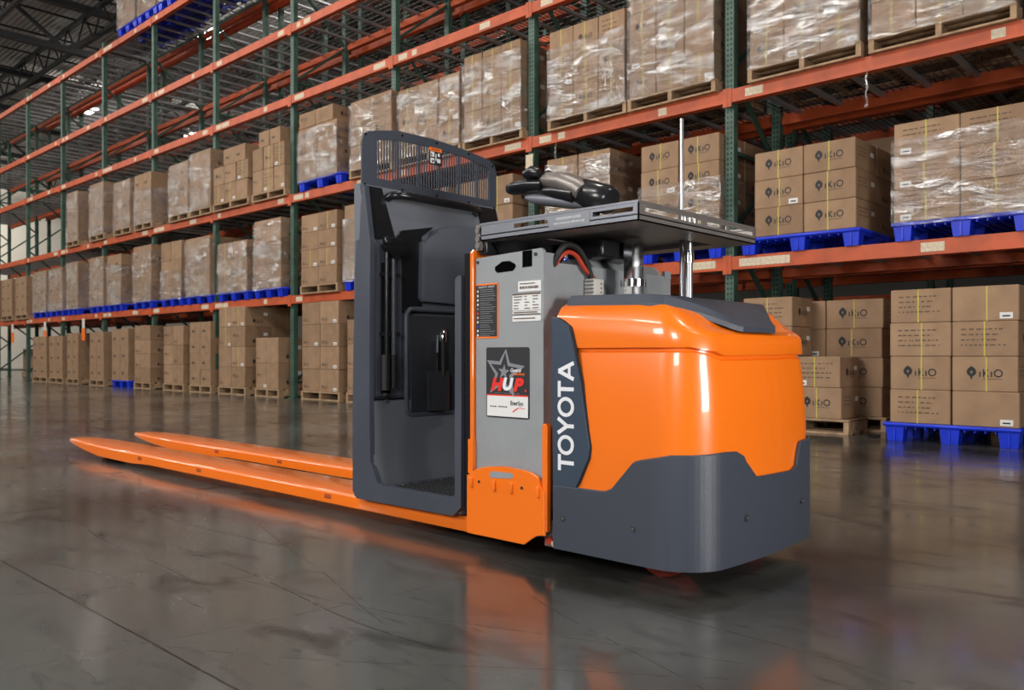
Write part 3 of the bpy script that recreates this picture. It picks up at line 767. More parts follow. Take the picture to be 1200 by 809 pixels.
# operator compartment: near side frame (concave sheet) and its far twin
SF = [(-2.747, 1.383), (-2.763, 1.305), (-2.772, 1.166), (-2.797, 1.158), (-2.812, .746), (-2.818, .464), (-2.818, .128), (-2.792, .099), (-2.212, .104), (-2.168, .14), (-2.168, .976), (-2.183, .977), (-2.199, .965), (-2.201, .178), (-2.235, .171), (-2.596, .171), (-2.652, .176), (-2.70, .258), (-2.706, .469), (-2.704, .745), (-2.700, 1.154), (-2.74, 1.383)]
for ya, yb in ((2.055, 2.078), (2.882, 2.905)):
    mb = MB(); mb.prism(SF if ya < 2.5 else SF[2:-1], 'y', ya, yb, 'charcoal'); mb.build('side_frame', T)
# back wall: extruded profile with a recess for the tools
mb = MB()
wallp = [(-2.83, .10), (-2.655, .10), (-2.66, .17), (-2.685, .22), (-2.705, .30), (-2.71, .42), (-2.712, .50), (-2.735, .515), (-2.735, 1.10), (-2.74, 1.205), (-2.795, 1.40), (-2.83, 1.40)]
mb.prism(wallp, 'y', 2.072, 2.884, 'sheen_grey')
o = mb.build('compartment_wall', T); smooth_angle(o, 30)
# inner liner mouldings, with black pieces for the shade in the recesses
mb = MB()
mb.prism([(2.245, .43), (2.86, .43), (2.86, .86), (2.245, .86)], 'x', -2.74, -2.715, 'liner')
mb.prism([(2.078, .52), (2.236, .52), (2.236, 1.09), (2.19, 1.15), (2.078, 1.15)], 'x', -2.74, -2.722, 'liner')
mb.prism([(2.125, .53), (2.175, .53), (2.175, 1.07), (2.125, 1.07)], 'x', -2.73, -2.718, 'black_plastic')  # black slot strip painted in as recess shading behind the tool
mb.prism([(2.236, .87), (2.35, .87), (2.35, 1.20), (2.42, 1.25), (2.24, 1.215), (2.2, 1.17), (2.236, 1.10)], 'x', -2.75, -2.725, 'black_plastic')  # black liner panel standing in for the shadowed recess beside the cushion
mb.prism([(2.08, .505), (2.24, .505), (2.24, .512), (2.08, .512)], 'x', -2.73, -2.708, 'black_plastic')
mb.build('wall_liner_and_shade', T)
# black corner caps either side of the upper panel
def quadplate(mb, pts, m, t=.02):
    n = len(pts); q = [Vector(p) for p in pts]; nn = (q[1] - q[0]).cross(q[2] - q[0]).normalized() * t
    mb.add(q + [p - nn for p in q], [list(range(n)), [n + k for k in range(n)][::-1]] + [(i, n + i, n + (i + 1) % n, (i + 1) % n) for i in range(n)], m)
mb = MB()
quadplate(mb, [(-2.728, 2.085, 1.165), (-2.728, 2.205, 1.185), (-2.79, 2.185, 1.395), (-2.79, 2.085, 1.395)], 'black_plastic')
mb.build('corner_cap', T)
mb = MB()
quadplate(mb, [(-2.728, 2.75, 1.165), (-2.728, 2.875, 1.165), (-2.79, 2.875, 1.395), (-2.79, 2.745, 1.395)], 'black_plastic')
quadplate(mb, [(-2.70, 2.70, 1.08), (-2.70, 2.87, 1.08), (-2.728, 2.87, 1.17), (-2.728, 2.73, 1.17)], 'black_plastic')
mb.build('corner_cap', T)
mb = MB(); mb.bar((-2.749, 2.068, 1.385), (-2.704, 2.068, 1.16), .006, .006, 'steel_light'); mb.build('edge_trim', T)
# black grab bar
mb = MB()
mb.tube([(-2.79, 2.205, 1.352), (-2.75, 2.21, 1.362), (-2.728, 2.24, 1.364), (-2.72, 2.30, 1.363), (-2.72, 2.60, 1.362), (-2.728, 2.69, 1.362), (-2.75, 2.72, 1.362), (-2.79, 2.73, 1.352)], .018, 'black_plastic', 14)
mb.build('grab_bar', T)
# back cushion
arc = [(2.345, .918), (2.86, .905), (2.86, 1.235), (2.80, 1.262), (2.65, 1.272), (2.5, 1.262), (2.42, 1.235), (2.385, 1.19), (2.335, 1.175), (2.33, .935)]
mb = MB(); mb.prism(arc, 'x', -2.755, -2.70, 'pad_grey', bev=.012, smooth=False); o = mb.build('back_cushion', T); smooth_angle(o, 40)
# pocket rim and the black document bag
mb = MB()
pr = rrect(2.252, .435, 2.87, .885, .035)
mb.tube([(-2.712, y, z) for y, z in pr] + [(-2.712, pr[0][0], pr[0][1])], .011, 'liner', 8, cap=False)
mb.build('pocket_rim', T)
bag = MB(); nx, nz = 22, 22; vs = []; fs = []
for j in range(nz + 1):
    for i in range(nx + 1):
        y = 2.275 + i / nx * .5; z = .448 + j / nz * .41
        cr = (j / nz); sag = max(0, 1 - abs((y - 2.275) - (.41 - (z - .448)) * .45) / .03) * .006
        bulge = .016 * math.sin(math.pi * i / nx) * math.sin(math.pi * min(1, (1 - cr) * 1.3))
        vs.append((-2.706 + bulge - sag + .004 * noise.noise(Vector((y * 14, z * 9, 2))), y, z))
for j in range(nz):
    for i in range(nx): a = j * (nx + 1) + i; fs.append((a, a + 1, a + nx + 2, a + nx + 1))
bag.add(vs, fs, 'black_fabric', True); bag.add([(x - .012, y, z) for x, y, z in vs], [f[::-1] for f in fs], 'black_fabric', True)
bagO = bag.build('document_bag', T)
d = MB(); nx = 8; vs = []; fs = []
for j in range(9):
    for i in range(nx + 1):
        y = 2.355 + i / nx * .11; z = .45 + j / 8 * .17; vs.append((-2.672 + .012 * math.sin(math.pi * i / nx) - .01 * (j / 8 - .5) ** 2, y, z))
for j in range(8):
    for i in range(nx): a = j * (nx + 1) + i; fs.append((a, a + 1, a + nx + 2, a + nx + 1))
d.add(vs, fs, 'black_fabric', True); d.add([(-2.70, y, z) for x, y, z in (vs[0], vs[nx], vs[-1], vs[-1 - nx])], [(0, 1, 2, 3)], 'black_fabric')
d.add([vs[0], vs[-1 - nx], (-2.70, 2.355, .62), (-2.70, 2.355, .45)], [(0, 1, 2, 3)], 'black_fabric'); d.build('pouch', bagO)
d = MB(); d.tube([(-2.683, 2.508 + .004 * math.sin(k), .47 + k * .034) for k in range(10)], .004, 'black_rubber', 6); d.build('zipper', bagO)
tag(MB().build('tmp') if False else bagO)
f = MB(); f.tube([(-2.67, 2.425, .60), (-2.672, 2.425, .745)], .013, 'black_rubber', 12); f.tube([(-2.672, 2.425, .745), (-2.673, 2.426, .752), (-2.674, 2.427, .79), (-2.674, 2.427, .80)], [.014, .016, .016, .010], 'chrome', 12)
f.build('torch', T)['label'] = 'black torch with silver head in the bag pouch'
f = MB(); f.tube([(-2.668, 2.388, .615), (-2.672, 2.392, .77)], .0035, 'black_plastic', 8); f.tube([(-2.667, 2.3885, .70), (-2.669, 2.391, .775)], .005, 'steel_light', 8); f.build('pen', T)['label'] = 'silver and black pen clipped to the bag pouch'
# clipped tool with wide head and two grips
mb = MB()
mb.prism([(2.11, 1.138), (2.22, 1.148), (2.225, 1.128), (2.175, 1.088), (2.158, 1.085), (2.115, 1.125)], 'x', -2.70, -2.67, 'black_plastic')
mb.bbox((-2.70, 2.115, 1.14), (-2.675, 2.21, 1.175), 'black_plastic', .006)
mb.tube([(-2.685, 2.163, 1.09), (-2.685, 2.163, .68)], .009, 'liner', 10); mb.tube([(-2.685, 2.128, 1.11), (-2.685, 2.128, .68)], .010, 'black_plastic', 10)
mb.tube([(-2.685, 2.163, .69), (-2.685, 2.163, .555)], .015, 'black_rubber', 12); mb.tube([(-2.685, 2.122, .69), (-2.685, 2.122, .545)], .019, 'black_rubber', 12)
mb.bar((-2.70, 2.115, .775), (-2.70, 2.20, .775), .03, .014, 'black_rubber'); mb.bar((-2.70, 2.115, 1.02), (-2.70, 2.20, 1.02), .03, .014, 'black_rubber')
for y, z in ((2.135, .527), (2.14, .50), (2.235, 1.14)): mb.tube([(-2.712, y, z), (-2.700, y, z)], .006, 'steel_dark', 8)
mb.build('clipped_tool', T)
# load backrest screen
mb = MB()
xo0, xo1 = -2.805, -2.797
outer = [(2.086, 1.392), (2.086, 1.575), (2.095, 1.606), (2.125, 1.628), (2.268, 1.657), (2.47, 1.661), (2.669, 1.649), (2.835, 1.628), (2.875, 1.605), (2.888, 1.575), (2.888, 1.388)]
inner = [(2.15, 1.436), (2.15, 1.59), (2.155, 1.594), (2.17, 1.598), (2.265, 1.616), (2.47, 1.622), (2.667, 1.614), (2.80, 1.594), (2.83, 1.586), (2.842, 1.58), (2.842, 1.434)]
n = len(outer)
for i in range(n):
    j = (i + 1) % n; a, b, c, d = outer[i], outer[j], inner[j], inner[i]
    vs = [(x, p[0], p[1]) for x in (xo1, xo0) for p in (a, b, c, d)]
    mb.add(vs, [(0,1,2,3),(7,6,5,4),(0,4,5,1),(2,6,7,3)], 'charcoal')
def topz(y):
    pts = inner[1:-1]
    for a, b in zip(pts, pts[1:]):
        if a[0] <= y <= b[0] and b[0] > a[0]: return a[1] + (b[1] - a[1]) * (y - a[0]) / (b[0] - a[0])
    return 1.59
S = mb.build('load_backrest_screen', T)
mb = MB(); k = 0; y = 2.160
while y < 2.838:
    wd = .0052 if k % 8 else .013
    mb.box((-2.803, y - wd / 2, 1.434), (-2.799, y + wd / 2, topz(y) + .001), 'charcoal'); y += .0150; k += 1
mb.build('slat_grille', S)
for y, z in ((2.105, 1.61), (2.30, 1.641), (2.5, 1.645), (2.70, 1.633), (2.86, 1.6), (2.1, 1.40), (2.30, 1.405), (2.5, 1.407), (2.70, 1.405), (2.87, 1.40)):
    b = MB(); b.tube([(xo1 - .002, y, z), (xo1 + .003, y, z)], .0055, 'black_plastic', 10); b.build('bolt', S)
st = MB(); st.box((xo1, 2.455, 1.545), (xo1 + .002, 2.53, 1.606), 'ink'); fr = ((xo1 + .0026, 2.455, 1.545), (0, 1, 0), (0, 0, 1))
st.box((xo1, 2.455, 1.606), (xo1 + .002, 2.53, 1.622), 'orange_ink')
put_text(st, 'WARNING', fr, .012, .065, .009, 'ink', width=.05)
st.quads(fr, [rect2(.006, .035, .030, .058), rect2(.006, .006, .030, .029), rect2(.05, .04, .062, .055), rect2(.045, .012, .066, .03), rect2(.036, .02, .042, .05)], 'paper')
st.quads(fr, [rect2(.009, .038, .016, .05), rect2(.016, .01, .026, .02)], 'red_ink')
st.build('warning_sticker', S)

# floor of the compartment with its studded mat
mb = MB(); mb.bbox((-2.68, 2.076, .105), (-2.19, 2.884, .160), 'liner', .006); P = mb.build('platform', T)
mb = MB()
for i in range(13):
    for j in range(20):
        x = -2.60 + i * .030 + (.012 if j % 2 else 0); y = 2.12 + j * .035
        mb.bar((x - .008, y - .009, .163), (x + .008, y + .009, .163), .008, .007, 'black_rubber')
mb.build('floor_mat', P)
# wall between the compartment and the battery
mb = MB(); mb.box((-2.165, 2.07, .12), (-2.125, 2.884, 1.055), 'black_plastic'); mb.build('inner_wall', T)
mb = MB()
mb.prism([(2.055, .06), (2.90, .06), (2.90, 1.05), (2.89, 1.064), (2.065, 1.064), (2.055, 1.054)], 'x', -2.122, -2.108, 'orange_paint', bev=.003)
mb.build('battery_guard', T)

# battery
B_ = MB()
face = [(-2.104, .10), (-1.787, .10), (-1.787, 1.036), (-1.797, 1.044), (-2.100, 1.033), (-2.104, 1.028)]
B_.prism(face, 'y', 2.068, 2.08, 'battery_grey')
B_.box((-2.102, 2.08, .1), (-1.789, 2.13, 1.03), 'battery_grey')
B_.box((-2.102, 2.13, .1), (-1.789, 2.845, 1.0), 'battery_grey')
B_.prism([(-2.09, 1.0), (-1.80, 1.0), (-1.83, 1.036), (-2.06, 1.036)], 'y', 2.36, 2.80, 'battery_grey')
B_.box((-1.80, 2.80, .99), (-1.787, 2.845, 1.02), 'battery_grey')
bat = B_.build('battery', T)
fr = ((0, 2.0672, 0), (1, 0, 0), (0, 0, 1))
d = MB(); d.prism([(-2.008, .984), (-1.998, .975), (-1.925, .977), (-1.912, .988), (-1.912, .998), (-1.925, 1.005), (-1.94, 1.012), (-1.975, 1.012), (-1.998, 1.0), (-2.008, .996)], 'y', 2.066, 2.0685, 'void'); d.build('lifting_hole', bat)
d = MB(); d.prism([(-1.879, .985), (-1.837, .987), (-1.837, 1.041), (-1.879, 1.040)], 'y', 2.066, 2.0685, 'void'); d.tube([(-1.82, 2.064, 1.025), (-1.82, 2.068, 1.025)], .006, 'ink', 10); d.tube([(-2.094, 2.064, 1.018), (-2.094, 2.068, 1.018)], .005, 'ink', 10); d.build('terminal_slot', bat)
d = MB(); d.box((-2.1, 2.0655, .748), (-1.993, 2.068, .94), 'orange_ink'); d.quads(((0, 2.065, 0), (1, 0, 0), (0, 0, 1)), [rect2(-2.1, .754, -1.997, .935)], 'ink')
rn = random.Random(5); q = []
fq = ((0, 2.0645, 0), (1, 0, 0), (0, 0, 1))
for i in range(11):
    z = .918 - i * .0155
    cc = ('paper', 'paper', 'paper', 'paper', 'star_grey', 'red_ink', 'cream_tag', 'paper', 'blue_plastic', 'paper', 'paper')[i]
    d.quads(fq, [[(-2.091 + .0045 * math.cos(a * math.pi / 4), z - .004 + .0045 * math.sin(a * math.pi / 4)) for a in range(8)]], cc)
    for rr in range(2): q.append(rect2(-2.08, z - rr * .007, -2.08 + rn.uniform(.045, .078), z - rr * .007 + .0018))
d.quads(fq, q, 'star_grey'); put_text(d, 'SAFETY FIRST', fq, -2.088, .925, .006, 'white_ink', width=.08)
d.build('safety_sign', bat)
d = MB()
d.box((-1.898, 2.0655, .903), (-1.797, 2.068, .938), 'paper'); d.box((-1.924, 2.0655, .826), (-1.797, 2.068, .897), 'paper'); d.box((-1.924, 2.0655, .803), (-1.797, 2.068, .822), 'paper')
q = [rect2(-1.924, .892, -1.797, .897), rect2(-1.924, .838, -1.797, .8395), rect2(-1.924, .826, -1.797, .828)]
x = -1.89
while x < -1.808: wq = rn.uniform(.0015, .004); q.append(rect2(x, .912, x + wq, .921)); x += wq + rn.uniform(.001, .003)
for i in range(5):
    z = .885 - i * .010
    q += [rect2(-1.918, z, -1.918 + rn.uniform(.02, .04), z + .003), rect2(-1.868, z, -1.868 + rn.uniform(.01, .03), z + .003), rect2(-1.832, z, -1.832 + rn.uniform(.01, .028), z + .003)]
q += [rect2(-1.918, .831, -1.81, .8345), rect2(-1.918, .811, -1.82, .8145), rect2(-1.89, .928, -1.82, .931)]
d.quads(fq, q, 'soft_ink'); d.build('data_plate', bat)
# battery maker's sticker: star, wordmark, red rule, white footer
d = MB(); x0, x1, z0, z1 = -2.050, -1.848, .473, .716; e = .0045
d.prism(rrect(x0, z0, x1, z1, .008), 'y', 2.0655, 2.068, 'ink')
f2 = ((x0, 2.0650, z0), (1, 0, 0), (0, 0, 1)); W = x1 - x0; H_ = z1 - z0
d.quads(f2, [rect2(e, e, W - e, .075)], 'paper'); d.quads(f2, [rect2(e, .075, W - e, .080)], 'red_ink')
f3 = ((x0, 2.0646, z0), (1, 0, 0), (0, 0, 1))
def star(cx, cy, ro, ri, rot=0): return [(cx + (ro if k % 2 == 0 else ri) * math.cos(R(90 + rot) + k * math.pi / 5), cy + (ro if k % 2 == 0 else ri) * math.sin(R(90 + rot) + k * math.pi / 5)) for k in range(10)]
so = star(.086, .158, .100, .042, -6); si = star(.086, .158, .068, .028, -6)
so = [(min(max(px, e), W - e), min(py, H_ - e)) for px, py in so]; si = [(px, min(py, H_ - e - .003)) for px, py in si]
for kk in range(10): d.quads(f3, [[so[kk], so[(kk + 1) % 10], si[(kk + 1) % 10], si[kk]]], 'star_grey')
sc_ = star(.086, .158, .028, .011, -6)
for kk in range(10): d.quads(f3, [[(.086, .158), sc_[kk], sc_[(kk + 1) % 10]]], 'star_grey')
f4 = ((x0, 2.0642, z0), (1, 0, 0), (0, 0, 1))
put_text(d, 'General', f4, .118, .158, .013, 'white_ink', width=.05, bold=.02, shear=.3); put_text(d, 'Battery', f4, .135, .145, .012, 'orange_ink', width=.05, bold=.02, shear=.3)
put_text(d, 'H', f4, .024, .092, .046, 'red_ink', width=.062, bold=.06, shear=.25)
put_text(d, 'U', f4, .081, .094, .045, 'white_ink', width=.052, bold=.06, shear=.25)
put_text(d, 'P', f4, .130, .092, .046, 'red_ink', width=.050, bold=.06, shear=.25); put_text(d, '.', f4, .183, .092, .008, 'red_ink', bold=.03)
put_text(d, 'HIGHLY UTILIZED POWER', f4, .04, .083, .004, 'star_grey', width=.12)
put_text(d, 'EnerSys', f4, .118, .040, .020, 'ink', width=.058, bold=.02); d.quads(f4, [stroke((.128, .022), (.152, .036), .004), stroke((.15, .036), (.185, .036), .002)], 'red_ink')
q = [rect2(.02 + i * .011, .036, .02 + i * .011 + .008, .040) for i in range(3)] + [rect2(.06 + i * .011, .036, .06 + i * .011 + .009, .040) for i in range(4)]
d.quads(f4, q, 'soft_ink')
d.build('brand_sticker', bat)
# cable and connector on the battery's hood side
d = MB()
d.tube(curve_pts([(-1.80, 2.127, .985), (-1.775, 2.14, 1.04), (-1.768, 2.172, 1.062), (-1.766, 2.225, 1.052), (-1.766, 2.27, 1.01), (-1.768, 2.295, .97), (-1.768, 2.305, .945)]), .011, 'black_rubber', 12)
d.tube(curve_pts([(-1.80, 2.137, .985), (-1.782, 2.15, 1.02), (-1.775, 2.18, 1.038), (-1.772, 2.225, 1.028), (-1.77, 2.27, .985), (-1.768, 2.312, .96), (-1.768, 2.318, .945)]), .008, 'red_rubber', 12)
d.build('battery_cable', T)
d = MB(); d.bbox((-1.787, 2.285, .86), (-1.745, 2.345, .955), 'beige_plastic', .004)
for i in range(5): d.box((-1.7455, 2.325, .875 + i * .015), (-1.7445, 2.331, .881 + i * .015), 'ink')
for i in range(7): d.box((-1.787, 2.2835, .865 + i * .013), (-1.745, 2.286, .870 + i * .013), 'steel_dark')
d.build('battery_connector', T)

# orange battery gate at the bottom
mb = MB()
ga = [(-2.128, .056), (-1.855, .056), (-1.802, .096), (-1.765, .098), (-1.765, .242), (-1.785, .262), (-1.792, .288), (-1.822, .300), (-1.862, .305), (-1.949, .309), (-2.036, .300), (-2.085, .286), (-2.102, .270), (-2.128, .262)]
hole = [(-2.008, .264), (-1.906, .272), (-1.900, .280), (-1.908, .290), (-2.0, .288), (-2.014, .276)]
mb.prism(ga, 'y', 2.045, 2.058, 'orange_paint', bev=.003)
G = mb.build('battery_gate', T)
d = MB(); d.prism(hole, 'y', 2.0435, 2.0455, 'battery_grey'); d.build('hand_hole', G)
for x in (-2.065, -1.862): d = MB(); d.tube([(x, 2.042, .245), (x, 2.046, .245)], .005, 'ink', 8); d.build('bolt_hole', G)
for x in (-2.102, -1.79, -1.99, -1.91):
    d = MB(); d.bbox((x - .006, 2.036, .222), (x + .006, 2.047, .258), 'orange_paint', .002); d.build('latch_lug', G)
mb = MB(); mb.prism([(-1.780, .11), (-1.760, .11), (-1.760, .455), (-1.765, .464), (-1.775, .464), (-1.780, .455)], 'y', 2.052, 2.075, 'orange_paint', bev=.003); mb.build('gate_post', T)
mb = MB(); mb.prism([(-2.128, .27), (-2.104, .262), (-2.104, .39), (-2.128, .39)], 'y', 2.052, 2.07, 'orange_paint'); mb.build('gate_post', T)

# ---------------- hood (motor cover): outline in plan, profile in height
XB, X1, RC = -1.735, -1.222, .125
def outline(off=0):
    """points of the plan outline from the near back edge round the front to the far back edge: (x, y, nx, ny)"""
    pts = []
    yn, yf, xf = YN, YF, X1
    for i in range(14): pts.append((XB + (xf - RC - XB) * i / 13, yn, 0, -1))
    for i in range(1, 13):
        a = R(-90 + 90 * i / 13); pts.append((xf - RC + RC * math.cos(a), yn + RC + RC * math.sin(a), math.cos(a), math.sin(a)))
    m_ = 21
    for i in range(m_):
        t = i / (m_ - 1); pts.append((xf, yn + RC + (yf - yn - 2 * RC) * t, 1, 0))
    for i in range(1, 13):
        a = R(90 * i / 13); pts.append((xf - RC + RC * math.cos(a), yf - RC + RC * math.sin(a), math.cos(a), math.sin(a)))
    for i in range(14): pts.append((xf - RC + (XB - xf + RC) * i / 13, yf, 0, 1))
    hw = (yf - yn) / 2; yc = (yf + yn) / 2; out = []
    for (x, y, nx_, ny_) in pts:
        tx = (x - XB) / (xf - XB); bow = .032 * (1 - ((y - yc) / hw) ** 2) * tx ** 4
        out.append((x + bow + nx_ * off, y + ny_ * off, nx_, ny_))
    return out
def interp(x, tab):
    for (a, va), (b, vb) in zip(tab, tab[1:]):
        if x <= b or (b, vb) == tab[-1]:
            t = max(0, min(1, (x - a) / (b - a))); return va + (vb - va) * t
    return tab[-1][1]
ZB = [(-1.74, .818), (-1.45, .797), (-1.32, .782), (-1.22, .752), (-1.15, .742)]
ZE = [(-1.74, .857), (-1.45, .850), (-1.36, .838), (-1.29, .812), (-1.22, .775), (-1.17, .757)]
OL = outline()
def near_front(y, x):  # crease height: higher along the side, dips a little at the corner and the front
    if x < -1.30: return .706
    return interp(y, [(2.065, .706), (2.12, .706), (2.22, .682), (2.90, .686)]) if y < 2.6 else .686
rows = []
cols_ = len(OL); vs = []
def ring(zf, inset):
    r_ = []
    for (x, y, nx_, ny_) in OL:
        z = zf(x, y); tp = .052 * max(0, min(1, (z - .38) / .32))
        ww = max(0, ny_) + .35 * max(0, nx_) * min(1, max(0, (y - 2.10) / .5))
        r_.append((x - nx_ * inset - .25 * ww * tp * max(0, nx_), y - ny_ * inset - tp * max(0, ny_), z))
    return r_
corner = lambda x, y: 1
rings = [ring(lambda x, y: .22, .004), ring(lambda x, y: .45, .001), ring(lambda x, y: .54, .003), ring(lambda x, y: .61, .007), ring(lambda x, y: near_front(y, x) - .035, .012), ring(lambda x, y: near_front(y, x) - .010, .015),
         ring(lambda x, y: near_front(y, x) - .005, .023), ring(lambda x, y: near_front(y, x) + .003, .023), ring(lambda x, y: near_front(y, x) + .006, .008),
         ring(lambda x, y: interp(x, ZB) - .05, .006), ring(lambda x, y: interp(x, ZB) - .008, .010), ring(lambda x, y: interp(x, ZB) + .004, .016),
         ring(lambda x, y: (interp(x, ZB) * .4 + interp(x, ZE) * .6) + .004, .034), ring(lambda x, y: interp(x - .02, ZE), .058)]
yc = (YN + YF) / 2
last = rings[-1]
for f_ in (.85, .6, .3, .02):
    r_ = []
    for (x, y, z) in last:
        xx = XB + (x - XB) * (1 - (1 - f_) * .55) if x > -1.5 else x
        r_.append((xx, yc + (y - yc) * f_, interp(xx - .02, ZE) + .004))
    rings.append(r_)
hood = MB(); n = cols_
vs = [p for r_ in rings for p in r_]; fs = []
for j in range(len(rings) - 1):
    for i in range(n - 1): a = j * n + i; fs.append((a, a + 1, a + n + 1, a + n))
for j in range(len(rings) - 1): a = j * n; fs.append((a, a + n, a + 2 * n - 1, a + n - 1))   # back closure
hood.add(vs, fs, 'orange_paint', True)
H = hood.build('hood', T); smooth_angle(H, 32)

# dark cover on top of the hood
cp = [(-1.722, 2.112), (-1.40, 2.112), (-1.36, 2.125), (-1.262, 2.255), (-1.225, 2.295), (-1.207, 2.33), (-1.207, 2.545), (-1.225, 2.585), (-1.262, 2.63), (-1.36, 2.80), (-1.40, 2.853), (-1.722, 2.853)]
cxm, cym = -1.47, 2.4825
ZC = [(-1.74, .885), (-1.45, .878), (-1.36, .868), (-1.30, .843), (-1.235, .797), (-1.20, .775)]
mb = MB()
def dens(p, k=4):
    q = []
    for a, b in zip(p, p[1:] + p[:1]):
        for i in range(k): q.append((a[0] + (b[0] - a[0]) * i / k, a[1] + (b[1] - a[1]) * i / k))
    return q
cpd = dens(cp); N = len(cpd); rgs = []
for f_, dz, mode in ((1.0, -.012, 0), (1.0, .004, 0), (.955, 0, 1), (.90, .002, 1), (.7, .003, 1), (.4, .003, 1), (.02, .003, 1)):
    r_ = []
    for (x, y) in cpd:
        xx = cxm + (x - cxm) * (f_ if mode == 0 else (f_ if x > cxm else .5 + f_ / 2)); yy = cym + (y - cym) * f_
        z = (interp(xx - .004, ZE) + dz) if mode == 0 else interp(xx, ZC) + dz
        r_.append((xx, yy, z))
    rgs.append(r_)
vs = [p for r_ in rgs for p in r_]; fs = []
for j in range(len(rgs) - 1):
    for i in range(N): a = j * N + i; b = j * N + (i + 1) % N; fs.append((a, b, b + N, a + N))
mb.add(vs, fs, 'charcoal', True)
o = mb.build('top_cover', T); smooth_angle(o, 20)

# navy side plate with the maker's name
SP = [(-1.743, .812), (-1.723, .811), (-1.700, .800), (-1.672, .781), (-1.665, .762), (-1.650, .706), (-1.623, .598), (-1.589, .399), (-1.594, .364), (-1.635, .282), (-1.650, .262), (-1.737, .262)]
mb = MB(); mb.prism(SP, 'y', YN - .008, YN + .004, 'navy', bev=.0015); SPo = mb.build('side_plate', T)
mb = MB(); mb.prism([(x + .004, z) for x, z in SP], 'y', YN - .002, YN + .006, 'ink'); mb.build('plate_shadow_gap', T)
# letters: capital height runs towards -X, reading upwards
mb = MB(); lf = ((-1.649, YN - .0088, .318), (0, 0, 1), (-1, 0, 0)); Lh = .066; total = .352
s_ = .0125
def TO(x): return []
lw = [.052, .062, .060, .062, .052, .064]; gap = (total - sum(lw)) / 5; x = 0; q = []
for ch, wv_ in zip('TOYOTA', lw):
    if ch == 'T': q += [rect2(x, Lh - s_, x + wv_, Lh), rect2(x + wv_ / 2 - s_ / 2, 0, x + wv_ / 2 + s_ / 2, Lh - s_)]
    if ch == 'O': q += ring2(x + wv_ / 2, Lh / 2, Lh / 2 + .001, Lh / 2 - s_ + .001, 28, wv_ / Lh)
    if ch == 'Y': q += [stroke((x + .006, Lh), (x + wv_ / 2, Lh * .42), s_), stroke((x + wv_ - .006, Lh), (x + wv_ / 2, Lh * .42), s_), rect2(x + wv_ / 2 - s_ / 2, 0, x + wv_ / 2 + s_ / 2, Lh * .46)]
    if ch == 'A': q += [stroke((x + .006, 0), (x + wv_ / 2, Lh - .003), s_), stroke((x + wv_ - .006, 0), (x + wv_ / 2, Lh - .003), s_), rect2(x + .014, Lh * .2, x + wv_ - .014, Lh * .2 + s_ * .85)]
    x += wv_ + gap
mb.quads(lf, q, 'white_ink'); mb.build('brand_lettering', SPo)

# bumper skirt
SKO = outline(.009); cum = []
def sk_top(x, y):
    if x < -1.30 and y < 2.3: return interp(x, [(-1.74, .268), (-1.53, .270), (-1.505, .280), (-1.425, .368), (-1.405, .376), (-1.30, .398)])
    if y < 2.30: return interp(y, [(2.05, .398), (2.20, .405), (2.262, .402), (2.30, .386)])
    if x > -1.30: return interp(y, [(2.262, .402), (2.285, .392), (2.375, .316), (2.63, .310), (2.665, .322), (2.69, .385), (2.705, .400), (2.92, .408)])
    return interp(-x, [(1.30, .398), (1.405, .376), (1.425, .368), (1.505, .28), (1.53, .27), (1.74, .268)])
# denser outline along the notch
def densify(pts, k=3):
    q = []
    for a, b in zip(pts, pts[1:]):
        for i in range(k): q.append(tuple(a[j] + (b[j] - a[j]) * i / k for j in range(4)))
    q.append(pts[-1]); return q
SKO = densify(SKO, 4); n = len(SKO)
mb = MB(); rr = []
for (dz, inn, top) in ((0, .026, False), (0, .0, False), (.02, -.001, False), (None, -.001, 'mid'), (-.004, -.001, True), (0, .003, True), (-.002, .010, True)):
    r_ = []
    for (x, y, nx_, ny_) in SKO:
        zt = sk_top(x, y); zb = .062
        z = zb + dz if top is False else ((zb + zt) / 2 if top == 'mid' else zt + dz)
        r_.append((x - nx_ * inn, y - ny_ * inn, z))
    rr.append(r_)
vs = [p for r_ in rr for p in r_]; fs = []
for j in range(len(rr) - 1):
    for i in range(n - 1): a = j * n + i; fs.append((a, a + 1, a + n + 1, a + n))
mb.add(vs, fs, 'bumper_grey', True)
# back edge thickness and a floor pan
mb.add([rr[1][0], rr[4][0], rr[6][0], rr[0][0]], [(0, 1, 2, 3)], 'bumper_grey'); mb.add([rr[1][-1], rr[4][-1], rr[6][-1], rr[0][-1]], [(3, 2, 1, 0)], 'bumper_grey')
mb.add([p for p in rr[0]], [list(range(n))], 'ink')
SK = mb.build('bumper_skirt', T); smooth_angle(SK, 40)
def bolt(x, y, z, nx_, ny_):
    b = MB(); p = Vector((x, y, z)); d_ = Vector((nx_, ny_, 0))
    b.tube([p - d_ * .004, p + d_ * .0015], .0115, 'bumper_grey', 16); b.tube([p - d_ * .003, p + d_ * .0022], .0085, 'ink', 12); b.tube([p - d_ * .003, p + d_ * .004], .004, 'steel_dark', 6); b.build('bolt', SK)
bolt(-1.692, YN - .010, .164, 0, -1); bolt(-1.422, YN - .010, .170, 0, -1); bolt(-1.183, 2.307, .198, 1, 0); bolt(-1.185, 2.70, .199, 1, 0)

